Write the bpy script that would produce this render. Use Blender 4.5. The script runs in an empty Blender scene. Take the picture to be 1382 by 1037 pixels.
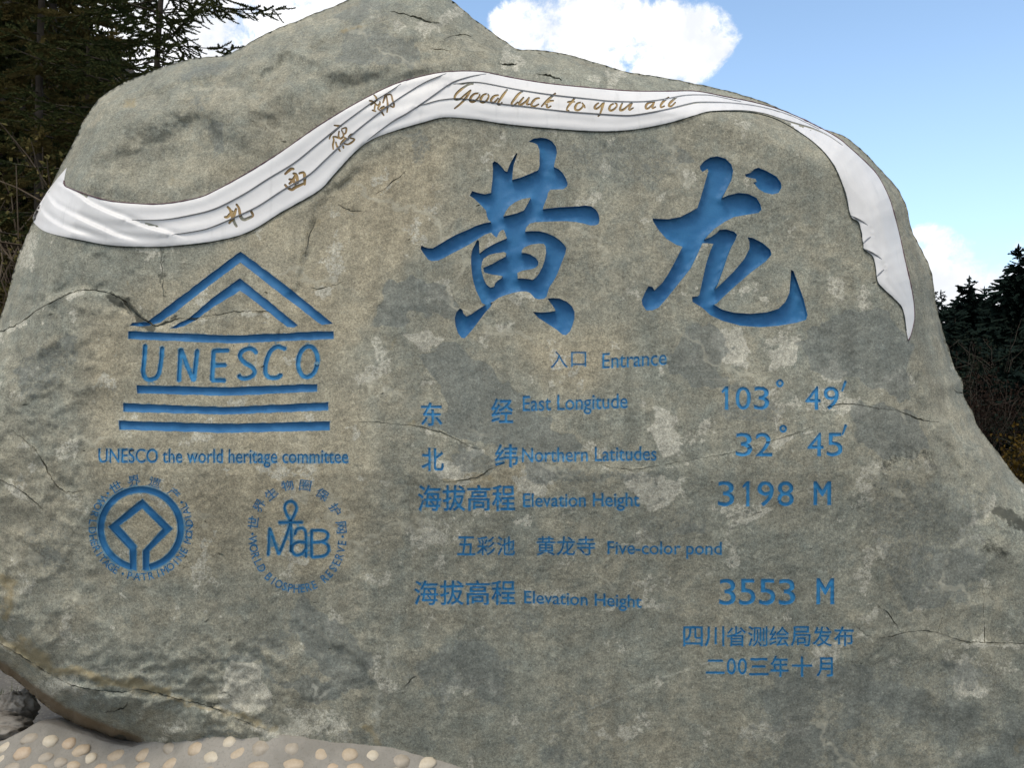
import bpy, math, random
import numpy as np
from mathutils import Vector, Matrix
from mathutils.geometry import delaunay_2d_cdt
from mathutils.kdtree import KDTree

rng = np.random.default_rng(7)
random.seed(7)
S = bpy.context.scene
COL = S.collection
R = math.radians

# ---------------------------------------------------------------- camera
W0, H0, FPX = 1382.0, 1037.0, 1197.0          # photograph size and focal length in its pixels
CAM = np.array((0.0, -4.0, 1.75))
PITCH = R(2.0)
cam = bpy.data.cameras.new('camera')
cam.lens = 36 * FPX / W0
cam.clip_end = 3000
cam_o = bpy.data.objects.new('camera', cam)
COL.objects.link(cam_o)
cam_o.location = CAM
cam_o.rotation_euler = (R(90) + PITCH, 0, 0)
S.camera = cam_o
CP, SP = math.cos(PITCH), math.sin(PITCH)


def ray(u, v):
    a = (np.asarray(u, float) - W0 / 2) / FPX
    b = (H0 / 2 - np.asarray(v, float)) / FPX
    return np.stack([a, CP - SP * b, SP + CP * b], -1)


def P(u, v, y):                               # the point of depth y (metres) seen at photo position u, v
    d = ray(u, v)
    t = (np.asarray(y, float) - CAM[1]) / d[..., 1]
    return CAM + d * t[..., None]


# ---------------------------------------------------------------- light
SUN_ELEV, SUN_AZ = R(62), R(208)              # azimuth clockwise from +Y: behind the camera, to the left
S.view_settings.view_transform = 'Standard'
S.view_settings.look = 'None'
S.view_settings.exposure = 0.68
S.view_settings.gamma = 1
S.view_settings.use_curve_mapping = False
sun = bpy.data.lights.new('sun', 'SUN')
sun.energy = 1.5
sun.angle = R(24)
sun.color = (1.0, 0.92, 0.80)
sun_o = bpy.data.objects.new('sun', sun)
COL.objects.link(sun_o)
sd = Vector((math.sin(SUN_AZ) * math.cos(SUN_ELEV), math.cos(SUN_AZ) * math.cos(SUN_ELEV), math.sin(SUN_ELEV)))
sun_o.rotation_euler = sd.to_track_quat('Z', 'Y').to_euler()

world = bpy.data.worlds.new('World')
S.world = world
world.use_nodes = True


class NT:                                     # small node-tree builder
    def __init__(s, tree):
        s.t = tree
        s.n = tree.nodes
        s.l = tree.links

    def add(s, kind, **kw):
        n = s.n.new(kind)
        for k, v in kw.items():
            setattr(n, k, v)
        return n

    def put(s, sock, v):
        if isinstance(v, bpy.types.NodeSocket):
            s.l.new(v, sock)
        elif isinstance(v, (tuple, list)) and len(v) == 3 and sock.type == 'RGBA':
            sock.default_value = (*v, 1)
        else:
            sock.default_value = v

    def math(s, op, a, b=0.0, clamp=False):
        n = s.add('ShaderNodeMath', operation=op, use_clamp=clamp)
        s.put(n.inputs[0], a)
        s.put(n.inputs[1], b)
        return n.outputs[0]

    def vm(s, op, a, b):
        n = s.add('ShaderNodeVectorMath', operation=op)
        s.put(n.inputs[0], a)
        s.put(n.inputs[1], b)
        return n.outputs['Value'] if op == 'DOT_PRODUCT' else n.outputs[0]

    def ramp(s, x, a, b, lo=0.0, hi=1.0, smooth=True):
        n = s.add('ShaderNodeMapRange', interpolation_type='SMOOTHSTEP' if smooth else 'LINEAR')
        for i, v in enumerate((x, a, b, lo, hi)):
            s.put(n.inputs[i], v)
        return n.outputs[0]

    def mix(s, f, a, b, mode='MIX'):
        n = s.add('ShaderNodeMix', data_type='RGBA', blend_type=mode)
        s.put(n.inputs[0], f)
        s.put(n.inputs[6], a)
        s.put(n.inputs[7], b)
        return n.outputs[2]

    def noise(s, vec, scale, detail=4, rough=0.55, dist=0.0, col=False):
        n = s.add('ShaderNodeTexNoise')
        s.put(n.inputs['Vector'], vec)
        n.inputs['Scale'].default_value = scale
        n.inputs['Detail'].default_value = detail
        n.inputs['Roughness'].default_value = rough
        n.inputs['Distortion'].default_value = dist
        return n.outputs[1 if col else 0]

    def voro(s, vec, scale, feature='F1', out='Distance'):
        n = s.add('ShaderNodeTexVoronoi', feature=feature)
        s.put(n.inputs['Vector'], vec)
        n.inputs['Scale'].default_value = scale
        return n.outputs[out]

    def bump(s, h, strength, dist, prev=None):
        n = s.add('ShaderNodeBump')
        n.inputs['Strength'].default_value = strength
        n.inputs['Distance'].default_value = dist
        s.put(n.inputs['Height'], h)
        if prev is not None:
            s.put(n.inputs['Normal'], prev)
        return n.outputs[0]


w = NT(world.node_tree)
w.n.clear()
sky = w.add('ShaderNodeTexSky', sky_type='NISHITA')
sky.sun_disc = False
sky.sun_elevation = SUN_ELEV
sky.sun_rotation = SUN_AZ
sky.altitude = 3100
sky.air_density = 1.0
sky.dust_density = 0.6
sky.ozone_density = 1.2
tc = w.add('ShaderNodeTexCoord')
dirn = tc.outputs['Generated']
puffs = [(250, 40, 190), (330, 15, 120), (255, 55, 85), (395, 25, 52), (200, 0, 100), (150, 80, 90), (420, -25, 45), (90, 30, 90),
         (765, 42, 52), (820, 50, 58), (722, 46, 44), (880, 62, 52), (935, 58, 42), (962, 48, 30), (690, 34, 26), (800, 85, 60),
         (1270, 362, 45), (1250, 340, 34), (1310, 402, 52), (1360, 428, 56), (1395, 398, 44), (1340, 450, 90), (1430, 420, 80)]
acc = None
for (u, v, r) in puffs:
    d = ray(u, v)
    d = d / np.linalg.norm(d)
    dot = w.vm('DOT_PRODUCT', dirn, tuple(d))
    ra = r / FPX
    m = w.ramp(dot, math.cos(ra * 1.55), math.cos(ra * 0.15))
    acc = m if acc is None else w.math('MAXIMUM', acc, m)
elsewhere = w.ramp(w.noise(dirn, 2.3, 5, 0.6), 0.36, 0.58)      # unseen clouds out of view, thickened to make the ambient light less blue
front = w.vm('DOT_PRODUCT', dirn, (0.0, 1.0, 0.15))
elsewhere = w.math('MULTIPLY', elsewhere, w.ramp(front, 0.75, 0.45))
acc = w.math('MAXIMUM', acc, elsewhere)
nz = w.math('SUBTRACT', w.noise(dirn, 9, 10, 0.66, 0.25), 0.5)
nz2 = w.math('SUBTRACT', w.noise(dirn, 38, 8, 0.68, 0.3), 0.5)
cm = w.math('ADD', acc, w.math('ADD', w.math('MULTIPLY', nz, 2.2), w.math('MULTIPLY', nz2, 1.4)))
cm = w.math('MULTIPLY', w.ramp(cm, 0.38, 0.92), w.ramp(acc, 0.05, 0.55))
skyc = w.mix(1.0, sky.outputs[0], (0.165, 0.180, 0.175), 'MULTIPLY')
sep = w.add('ShaderNodeSeparateXYZ')
w.l.new(dirn, sep.inputs[0])
skyc = w.mix(w.ramp(sep.outputs[2], 0.5, -0.05, 0.12, 0.55), skyc, (0.56, 0.72, 0.84))
shade = w.ramp(w.noise(dirn, 13, 6, 0.6), 0.33, 0.62)
cloudc = w.mix(shade, (0.58, 0.60, 0.63), (0.88, 0.88, 0.89))
final = w.mix(cm, skyc, cloudc)
bg = w.add('ShaderNodeBackground')
w.l.new(final, bg.inputs[0])
bg.inputs[1].default_value = 1.0
wo = w.add('ShaderNodeOutputWorld')
w.l.new(bg.outputs[0], wo.inputs[0])


# ---------------------------------------------------------------- helpers
def mat(name):
    m = bpy.data.materials.new(name)
    m.use_nodes = True
    t = NT(m.node_tree)
    b = m.node_tree.nodes['Principled BSDF']
    return m, t, b


def tag(o, label=None, cat=None, group=None, kind=None):
    if label:
        o['label'] = label
    if cat:
        o['category'] = cat
    if group:
        o['group'] = group
    if kind:
        o['kind'] = kind
    return o


def mesh_obj(name, verts, faces, material, parent=None, smooth=True, loc=(0, 0, 0), attrs=None):
    """verts Nx3 array, faces list of index arrays (each array Mx3 or Mx4)."""
    verts = np.asarray(verts, np.float32).reshape(-1, 3)
    if not isinstance(faces, (list, tuple)):
        faces = [faces]
    faces = [np.asarray(f, np.int32) for f in faces if len(f)]
    me = bpy.data.meshes.new(name)
    me.vertices.add(len(verts))
    me.vertices.foreach_set('co', verts.ravel())
    tot = np.concatenate([np.full(len(f), f.shape[1], np.int32) for f in faces])
    idx = np.concatenate([f.ravel() for f in faces])
    me.loops.add(len(idx))
    me.loops.foreach_set('vertex_index', idx)
    me.polygons.add(len(tot))
    start = np.concatenate([[0], np.cumsum(tot)[:-1]]).astype(np.int32)
    me.polygons.foreach_set('loop_start', start)
    me.polygons.foreach_set('loop_total', tot)
    me.polygons.foreach_set('use_smooth', np.full(len(tot), smooth, bool))
    me.update(calc_edges=True)
    if attrs:
        for k, a in attrs.items():
            at = me.attributes.new(k, 'FLOAT_COLOR', 'POINT')
            at.data.foreach_set('color', np.asarray(a, np.float32).ravel())
    me.validate()
    if material is not None:
        me.materials.append(material)
    o = bpy.data.objects.new(name, me)
    COL.objects.link(o)
    o.location = loc
    if parent is not None:
        o.parent = parent
    return o


def empty(name, loc):
    o = bpy.data.objects.new(name, None)
    COL.objects.link(o)
    o.location = loc
    o.empty_display_size = 0.1
    return o


_perm = rng.permutation(512)
_grad = rng.normal(size=(512, 2))
_grad /= np.linalg.norm(_grad, axis=1)[:, None]


def perlin(x, y):
    x = np.asarray(x, float)
    y = np.asarray(y, float)
    xi = np.floor(x).astype(int)
    yi = np.floor(y).astype(int)
    xf = x - xi
    yf = y - yi

    def g(ix, iy, fx, fy):
        h = _perm[(_perm[ix % 512] + iy) % 512]
        return _grad[h, 0] * fx + _grad[h, 1] * fy
    sx = xf * xf * xf * (xf * (xf * 6 - 15) + 10)
    sy = yf * yf * yf * (yf * (yf * 6 - 15) + 10)
    a = g(xi, yi, xf, yf)
    b = g(xi + 1, yi, xf - 1, yf)
    c = g(xi, yi + 1, xf, yf - 1)
    d = g(xi + 1, yi + 1, xf - 1, yf - 1)
    return ((a * (1 - sx) + b * sx) * (1 - sy) + (c * (1 - sx) + d * sx) * sy) * 1.4


def fbm(x, y, octv=5, gain=0.5, seed=0.0):
    s = 0.0
    a = 1.0
    for i in range(octv):
        s = s + a * perlin(x + seed + 17.3 * i, y - seed + 9.1 * i)
        x = x * 2.03
        y = y * 2.03
        a *= gain
    return s


def ridged(x, y, octv=4, seed=0.0):
    s = 0.0
    a = 1.0
    for i in range(octv):
        s = s + a * (1 - 2 * np.abs(perlin(x + seed + 7.7 * i, y + seed)))
        x = x * 2.1
        y = y * 2.1
        a *= 0.5
    return s


def sstep(x, a, b):
    t = np.clip((x - a) / (b - a), 0, 1)
    return t * t * (3 - 2 * t)


def seg_dist(pts, line, closed=False):
    """distance from points to a polyline, and the side (+ = right of travel in image space, y down)."""
    line = np.asarray(line, float)
    A = line if closed else line[:-1]
    B = np.roll(line, -1, 0) if closed else line[1:]
    best = np.full(len(pts), 1e18)
    side = np.zeros(len(pts))
    for a, b in zip(A, B):
        ab = b - a
        L = ab @ ab
        if L < 1e-9:
            continue
        ap = pts - a
        t = np.clip((ap @ ab) / L, 0, 1)
        q = ap - t[:, None] * ab
        d = (q * q).sum(1)
        m = d < best
        best[m] = d[m]
        side[m] = np.sign(ab[0] * ap[m, 1] - ab[1] * ap[m, 0])
    return np.sqrt(best), side


def inside(pts, loops):
    """even-odd test of points against a list of closed loops"""
    r = np.zeros(len(pts), bool)
    x = pts[:, 0]
    y = pts[:, 1]
    for lp in loops:
        lp = np.asarray(lp)
        a = lp
        b = np.roll(lp, -1, 0)
        for (x0, y0), (x1, y1) in zip(a, b):
            if y0 == y1:
                continue
            c = (y0 > y) != (y1 > y)
            if not c.any():
                continue
            xi = x0 + (y - y0) * (x1 - x0) / (y1 - y0)
            r ^= c & (x < xi)
    return r


def winding(pts, loops):
    r = np.zeros(len(pts), int)
    x = pts[:, 0]
    y = pts[:, 1]
    for lp in loops:
        for (x0, y0), (x1, y1) in zip(lp, np.roll(lp, -1, 0)):
            if y0 == y1:
                continue
            c = (y0 > y) != (y1 > y)
            if c.any():
                xi = x0 + (y - y0) * (x1 - x0) / (y1 - y0)
                r += np.where(c & (x < xi), 1 if y1 > y0 else -1, 0)
    return r != 0


def resample(line, step, closed=False):
    line = np.asarray(line, float)
    if closed:
        line = np.vstack([line, line[:1]])
    out = []
    for a, b in zip(line[:-1], line[1:]):
        n = max(1, int(np.ceil(np.linalg.norm(b - a) / step)))
        for i in range(n):
            out.append(a + (b - a) * i / n)
    if not closed:
        out.append(line[-1])
    return np.array(out)


def spline(pts, step=2.0, closed=False):
    """Catmull-Rom through the points, resampled"""
    p = np.asarray(pts, float)
    n = len(p)
    if n < 3:
        return resample(p, step, closed)
    out = []
    for i in range(n if closed else n - 1):
        if closed:
            p0, p1, p2, p3 = p[i - 1], p[i], p[(i + 1) % n], p[(i + 2) % n]
        else:
            p0, p1, p2, p3 = p[max(i - 1, 0)], p[i], p[i + 1], p[min(i + 2, n - 1)]
        k = max(1, int(np.ceil(np.linalg.norm(p2 - p1) / step)))
        for j in range(k):
            t = j / k
            out.append(0.5 * ((2 * p1) + (p2 - p0) * t + (2 * p0 - 5 * p1 + 4 * p2 - p3) * t * t + (3 * p1 - p0 - 3 * p2 + p3) * t ** 3))
    if not closed:
        out.append(p[-1])
    return np.array(out)


def stroke(pts, wd, smooth=True, taper=(0.75, 0.75), step=1.6):
    """a brush or chisel stroke as one closed loop; wd = width or list of widths"""
    c = spline(pts, step) if smooth else resample(pts, step)
    n = len(c)
    if np.isscalar(wd):
        ww = np.full(n, float(wd))
    else:
        ww = np.interp(np.linspace(0, 1, n), np.linspace(0, 1, len(wd)), wd)
    t = np.gradient(c, axis=0)
    t /= np.maximum(np.linalg.norm(t, axis=1)[:, None], 1e-6)
    nr = np.stack([-t[:, 1], t[:, 0]], 1)
    h = ww[:, None] / 2
    l = c + nr * h
    r = c - nr * h
    cap1 = c[-1] + t[-1] * ww[-1] * 0.35
    cap0 = c[0] - t[0] * ww[0] * 0.35
    return np.vstack([l, cap1[None], r[::-1], cap0[None]])


def zt(pts, ox, oy, s):                        # coordinates read off an enlarged crop of the photograph
    return np.asarray(pts, float) / s + np.array((ox, oy))


# ---------------------------------------------------------------- writing from the built-in font
_glyph = {}


def text_loops(s, offset=0.0):
    key = (s, offset)
    if key in _glyph:
        return _glyph[key]
    cu = bpy.data.curves.new('text', 'FONT')
    cu.body = s
    cu.resolution_u = 3
    o = bpy.data.objects.new('text', cu)
    COL.objects.link(o)
    dg = bpy.context.evaluated_depsgraph_get()
    cv = o.to_curve(dg)
    loops = []
    for sp in cv.splines:
        bp = sp.bezier_points
        k = len(bp)
        lp = []
        for i in range(k):
            p, q = bp[i], bp[(i + 1) % k]
            p0, p1, p2, p3 = (np.array(x[:2]) for x in (p.co, p.handle_right, q.handle_left, q.co))
            flat = np.linalg.norm(p1 - p0 - (p3 - p0) / 3) + np.linalg.norm(p2 - p3 + (p3 - p0) / 3) < 0.01 * np.linalg.norm(p3 - p0) + 1e-4
            for t_ in ((0,) if flat else (0, .25, .5, .75)):
                lp.append(p0 * (1 - t_) ** 3 + 3 * p1 * t_ * (1 - t_) ** 2 + 3 * p2 * t_ * t_ * (1 - t_) + p3 * t_ ** 3)
        if len(lp) > 2:
            lp = np.array(lp)
            keep_ = np.linalg.norm(lp - np.roll(lp, 1, 0), axis=1) > 1e-5
            loops.append(lp[keep_])
    o.to_curve_clear()
    if offset and loops:
        area = sum(((l[:, 0] * np.roll(l[:, 1], -1) - np.roll(l[:, 0], -1) * l[:, 1]).sum()) for l in loops)
        sg = 1 if area > 0 else -1
        out = []
        for l in loops:
            l = resample(l, 0.05, True)
            e1 = l - np.roll(l, 1, 0)
            e2 = np.roll(l, -1, 0) - l
            n1 = np.stack([e1[:, 1], -e1[:, 0]], 1) / np.maximum(np.linalg.norm(e1, axis=1)[:, None], 1e-9)
            n2 = np.stack([e2[:, 1], -e2[:, 0]], 1) / np.maximum(np.linalg.norm(e2, axis=1)[:, None], 1e-9)
            nn = n1 + n2
            nn = nn / np.maximum((nn * nn).sum(1)[:, None], 1.0) * 2
            out.append(l + nn * sg * offset)
        loops = out
    bpy.data.objects.remove(o)
    bpy.data.curves.remove(cu)
    _glyph[key] = loops
    return loops


def wob(loops, amp=0.35, freq=0.16):
    out = []
    for l in loops:
        l = resample(l, 2.2, True)
        dx = perlin(l[:, 0] * freq, l[:, 1] * freq + 40) * amp
        dy = perlin(l[:, 0] * freq + 80, l[:, 1] * freq) * amp
        out.append(l + np.stack([dx, dy], 1))
    return out


CAPH = None


def latin(s, x0, x1, base, cap, tilt=0.0, offset=0.0, slant=0.0):
    """text set between x0 and x1 on a baseline, capitals reaching up to cap; tilt = fall of the baseline in px"""
    global CAPH
    if CAPH is None:
        e = np.vstack(text_loops('E'))
        CAPH = e[:, 1].max() - e[:, 1].min()
    lp = text_loops(s, offset)
    al = np.vstack(lp)
    a, b = al[:, 0].min(), al[:, 0].max()
    sx = (x1 - x0) / (b - a)
    sy = (base - cap) / CAPH
    return wob([np.stack([x0 + (l[:, 0] - a) * sx + l[:, 1] * sy * slant, base - l[:, 1] * sy + tilt * (l[:, 0] - a) / (b - a)], 1) for l in lp])


def boxed(ch, x0, y0, x1, y1, offset=0.010):
    lp = text_loops(ch, offset)
    al = np.vstack(lp)
    mn = al.min(0)
    mx = al.max(0)
    return wob([np.stack([x0 + (l[:, 0] - mn[0]) / (mx[0] - mn[0]) * (x1 - x0), y1 - (l[:, 1] - mn[1]) / (mx[1] - mn[1]) * (y1 - y0)], 1) for l in lp])


def boxes(s, x0, y0, x1, y1, gap=0.12, offset=0.018):
    n = len(s)
    wd = (x1 - x0) / (n + gap * (n - 1))
    out = []
    for i, ch in enumerate(s):
        a = x0 + i * wd * (1 + gap)
        ya, yb = y0, y1
        if ch == '二':
            ya, yb = y0 + 5, y1 - 2
        out += boxed(ch, a, ya, a + wd, yb, offset)
    return out


def words(loops, k):
    """split the loops of a line of k words at its widest gaps"""
    iv = sorted((l[:, 0].min(), l[:, 0].max(), i) for i, l in enumerate(loops))
    gaps = []
    hi = iv[0][1]
    for j in range(1, len(iv)):
        gaps.append((iv[j][0] - hi, j))
        hi = max(hi, iv[j][1])
    cut = sorted(j for _, j in sorted(gaps)[::-1][:k - 1])
    out = []
    for a, b in zip([0] + cut, cut + [len(iv)]):
        out.append([loops[iv[j][2]] for j in range(a, b)])
    return out


def digits(s, x0, x1, y0, y1, offset=0.0):
    """evenly spaced numerals, one box each"""
    n = len(s)
    wd = (x1 - x0) / (n + 0.22 * (n - 1))
    out = []
    for i, ch in enumerate(s):
        a = x0 + i * wd * 1.22
        if ch == '1':
            m_ = a + wd * 0.62
            out += wob([np.array([(m_ + 2.1, y0), (m_ + 2.1, y1), (m_ - 2.1, y1), (m_ - 2.1, y0 + 6), (m_ - 6, y0 + 9), (m_ - 7, y0 + 6), (m_ - 1.5, y0)])])
        else:
            out += boxed(ch, a, y0, a + wd, y1, offset)
    return out


def rim(s, pts_ang, cx, cy, rx, ry, h, upright_out, wscale=1.0, offset=0.001):
    """one glyph per angle along an ellipse; feet outward when upright_out is False"""
    out = []
    for ch, a in zip(s, pts_ang):
        if ch == ' ':
            continue
        t = R(a)
        c = np.array((cx + rx * math.cos(t), cy + ry * math.sin(t)))
        n = np.array((math.cos(t) / rx, math.sin(t) / ry))
        n /= np.linalg.norm(n)
        up = n if upright_out else -n            # image-space direction of the glyph's top
        rt = np.array((-up[1], up[0]))
        if ch == '·':
            k = np.linspace(0, 2 * math.pi, 9)[:-1]
            out.append(c + 1.7 * np.stack([np.cos(k), np.sin(k)], 1))
            continue
        lp = text_loops(ch, offset)
        al = np.vstack(lp)
        mid = (al.min(0) + al.max(0)) / 2
        sc = h / (al[:, 1].max() - al[:, 1].min())
        for l in lp:
            q = (l - mid) * sc
            out.append(c + q[:, :1] * wscale * rt + q[:, 1:] * up)
    return wob(out, 0.3)


# ---------------------------------------------------------------- the face of the boulder
OUT = [(-95, 700), (-88, 600), (-45, 505), (0, 430), (20, 360), (33, 325), (45, 298), (56, 272), (66, 255), (80, 228), (100, 190), (110, 168), (118, 155),
       (135, 132), (165, 112), (200, 98), (235, 85), (270, 77), (300, 75), (320, 67), (345, 52), (375, 37), (400, 28), (418, 20),
       (435, 14), (455, 6), (470, -1), (500, -12), (545, -22), (585, -16), (610, 0), (630, 17), (660, 40), (690, 61), (700, 66),
       (725, 67), (750, 70), (775, 75), (800, 83), (850, 97), (890, 103), (930, 111), (985, 123), (1030, 137), (1070, 154), (1105, 171),
       (1140, 184), (1165, 204), (1190, 230), (1212, 255), (1224, 280), (1229, 305), (1240, 330), (1253, 355), (1259, 375),
       (1262, 400), (1268, 430), (1280, 470), (1290, 500), (1298, 512), (1300, 522), (1299, 530), (1306, 545), (1313, 556), (1317, 570), (1330, 590), (1350, 615), (1368, 640),
       (1382, 654), (1420, 690), (1465, 745), (1500, 820), (1522, 900), (1530, 1000), (1510, 1110), (1300, 1130), (1000, 1140),
       (600, 1140), (330, 1090), (215, 1030), (180, 1007), (150, 998), (130, 989), (105, 980), (80, 966), (60, 953), (40, 935), (20, 918),
       (0, 905), (-40, 872), (-78, 800)]
OUTL = spline(OUT, 3.0, True)
OUTL = OUTL + 0.9 * np.stack([perlin(OUTL[:, 0] * .09, OUTL[:, 1] * .09), perlin(OUTL[:, 0] * .09 + 50, OUTL[:, 1] * .09)], 1)

RIB_TOP = [(90, 226), (87, 240), (87, 250), (95, 255), (140, 270), (180, 275), (220, 275.5), (265, 268), (290, 258), (330, 236), (380, 205), (430, 170), (480, 140),
           (530, 115), (570, 103), (605, 97), (650, 97), (690, 105), (740, 113), (800, 119), (850, 123), (900, 123.5), (940, 123.5), (980, 131),
           (1020, 139), (1060, 151), (1100, 169), (1130, 186), (1145, 198), (1168, 219), (1185, 238), (1199, 265), (1207, 290), (1215, 322), (1222.5, 356),
           (1229, 384), (1233, 407), (1234, 430), (1230, 450), (1226, 460)]
RIB_BOT = [(1223, 446), (1221, 430), (1218, 417), (1212, 408), (1195, 392), (1186, 383), (1183, 374), (1181, 358), (1177, 345), (1166, 336), (1165, 329), (1162, 312), (1158, 299),
           (1148, 291), (1140, 258), (1125, 222), (1100, 193), (1060, 166), (1030, 154), (1000, 149.5), (960, 149.5), (935, 156), (900, 166), (850, 175), (800, 176.5),
           (740, 172.5), (680, 166.5), (640, 160.5), (600, 158), (570, 165), (530, 177), (500, 189), (478, 206), (452, 234), (430, 257), (380, 286), (335, 313),
           (290, 325), (240, 331), (200, 333), (150, 331), (110, 324), (80, 318), (60, 312), (49, 304), (44.5, 297), (46, 288), (55, 273), (65, 257), (78, 240)]
RT = spline(RIB_TOP, 2.4)
RB = spline(RIB_BOT, 2.4)
RIBL = np.vstack([RT, RB])

STEPS = [  # polyline, amplitude (m, right-hand side of travel comes forward), widths before / after
    ([(-80, 470), (0, 446), (45, 417), (80, 398), (118, 391), (150, 398), (180, 420), (205, 440), (240, 436)], 0.030, 10, 70),
    ([(-80, 600), (0, 640), (40, 668), (70, 690)], 0.018, 8, 60),
    ([(15, 580), (45, 605), (75, 652), (110, 666)], 0.016, 8, 50),
    ([(-60, 850), (0, 868), (40, 892), (80, 917), (160, 934), (230, 941), (285, 956), (340, 980), (400, 1000)], 0.030, 9, 60),
    ([(385, 420), (405, 360), (420, 310), (440, 262), (500, 215)], -0.020, 40, 20),
    ([(470, 310), (510, 262), (556, 226)], 0.010, 10, 30),
    ([(118, 162), (150, 148), (200, 126), (270, 106), (335, 100), (362, 80), (400, 66)], -0.024, 40, 40),
    ([(325, 118), (355, 97), (385, 72), (405, 66)], -0.026, 12, 22),
    ([(300, 130), (345, 122), (372, 108)], -0.020, 12, 18),
    ([(440, 70), (500, 84), (565, 88), (640, 90)], 0.016, 22, 30),
    ([(520, 12), (560, 24), (600, 30), (640, 62)], -0.016, 16, 22),
    ([(330, 150), (380, 118), (430, 95), (520, 80), (600, 95)], 0.018, 30, 30),
    ([(380, 60), (350, 85), (330, 105)], -0.014, 12, 20),
    ([(1228, 460), (1240, 520), (1262, 580), (1290, 620), (1330, 680)], -0.016, 20, 60),
    ([(1190, 640), (1235, 615), (1275, 640), (1290, 690)], 0.012, 25, 45),
    ([(1310, 720), (1350, 692), (1400, 700)], 0.03, 12, 40),
    ([(1110, 550), (1165, 548), (1215, 556), (1265, 570)], 0.006, 10, 40),
    ([(500, 572), (570, 578), (640, 606), (700, 612), (800, 625), (880, 632), (985, 612), (1100, 575)], 0.006, 14, 40),
    ([(1160, 850), (1235, 852), (1300, 865), (1400, 870)], 0.006, 10, 40),
    ([(820, 960), (905, 915), (1060, 880)], 0.004, 12, 20),
    ([(430, 860), (480, 890), (505, 930), (500, 990)], -0.02, 30, 25),
    ([(700, 66), (640, 90), (560, 90)], 0.012, 25, 30),
]


HOLLOWS = [([(142, 180), (180, 161), (215, 152), (258, 129), (278, 133), (295, 158), (308, 203), (290, 236), (250, 252), (205, 262), (150, 250), (118, 225)], 0.055, 42),
           ([(205, 160), (258, 131), (292, 158), (270, 190), (225, 195)], 0.022, 20), ([(278, 160), (300, 165), (307, 205), (285, 222), (272, 195)], 0.016, 12),
           ([(330, 118), (355, 98), (392, 72), (404, 76), (375, 106), (345, 125)], 0.020, 9), ([(430, 130), (470, 100), (540, 92), (520, 112), (470, 135)], 0.014, 14),
           ([(150, 398), (168, 404), (195, 428), (210, 440), (190, 440), (165, 420)], 0.030, 9)]


def face_low(u, v):
    pts = np.stack([u, v], 1)
    d, _ = seg_dist(pts, OUTL, True)
    # how far in from the outline the face keeps rounding away: wide at the top, narrow elsewhere
    r = np.full(len(u), 46.0)
    r += 60 * sstep(v, 260, 40) * sstep(u, 900, 500)
    r += 36 * sstep(u, 1150, 1300)
    r += 25 * sstep(u, 140, 20)
    r += 30 * sstep(v, 850, 1000) * sstep(u, 500, 100)
    q = np.clip(1 - d / r, 0, 1)
    f = 0.30 * (1 - np.sqrt(np.clip(1 - q * q, 0, 1))) + 0.05 * q
    f += np.where(v < 600, (600 - v) * 0.00030, np.clip(v - 640, 0, 800) * 0.00055)
    f += 0.00042 * np.clip(150 - v, 0, 400)
    f += 0.05 * sstep(v, 330, 90) * sstep(u, 520, 150)
    f -= 0.05 * sstep(v, 700, 960) * sstep(u, 800, 250)
    f += 0.12 * sstep(u, 1180, 1330) * sstep(v, 1000, 500)
    f += 0.022 * perlin(u / 190.0 + 3, v / 190.0)
    return f


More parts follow.
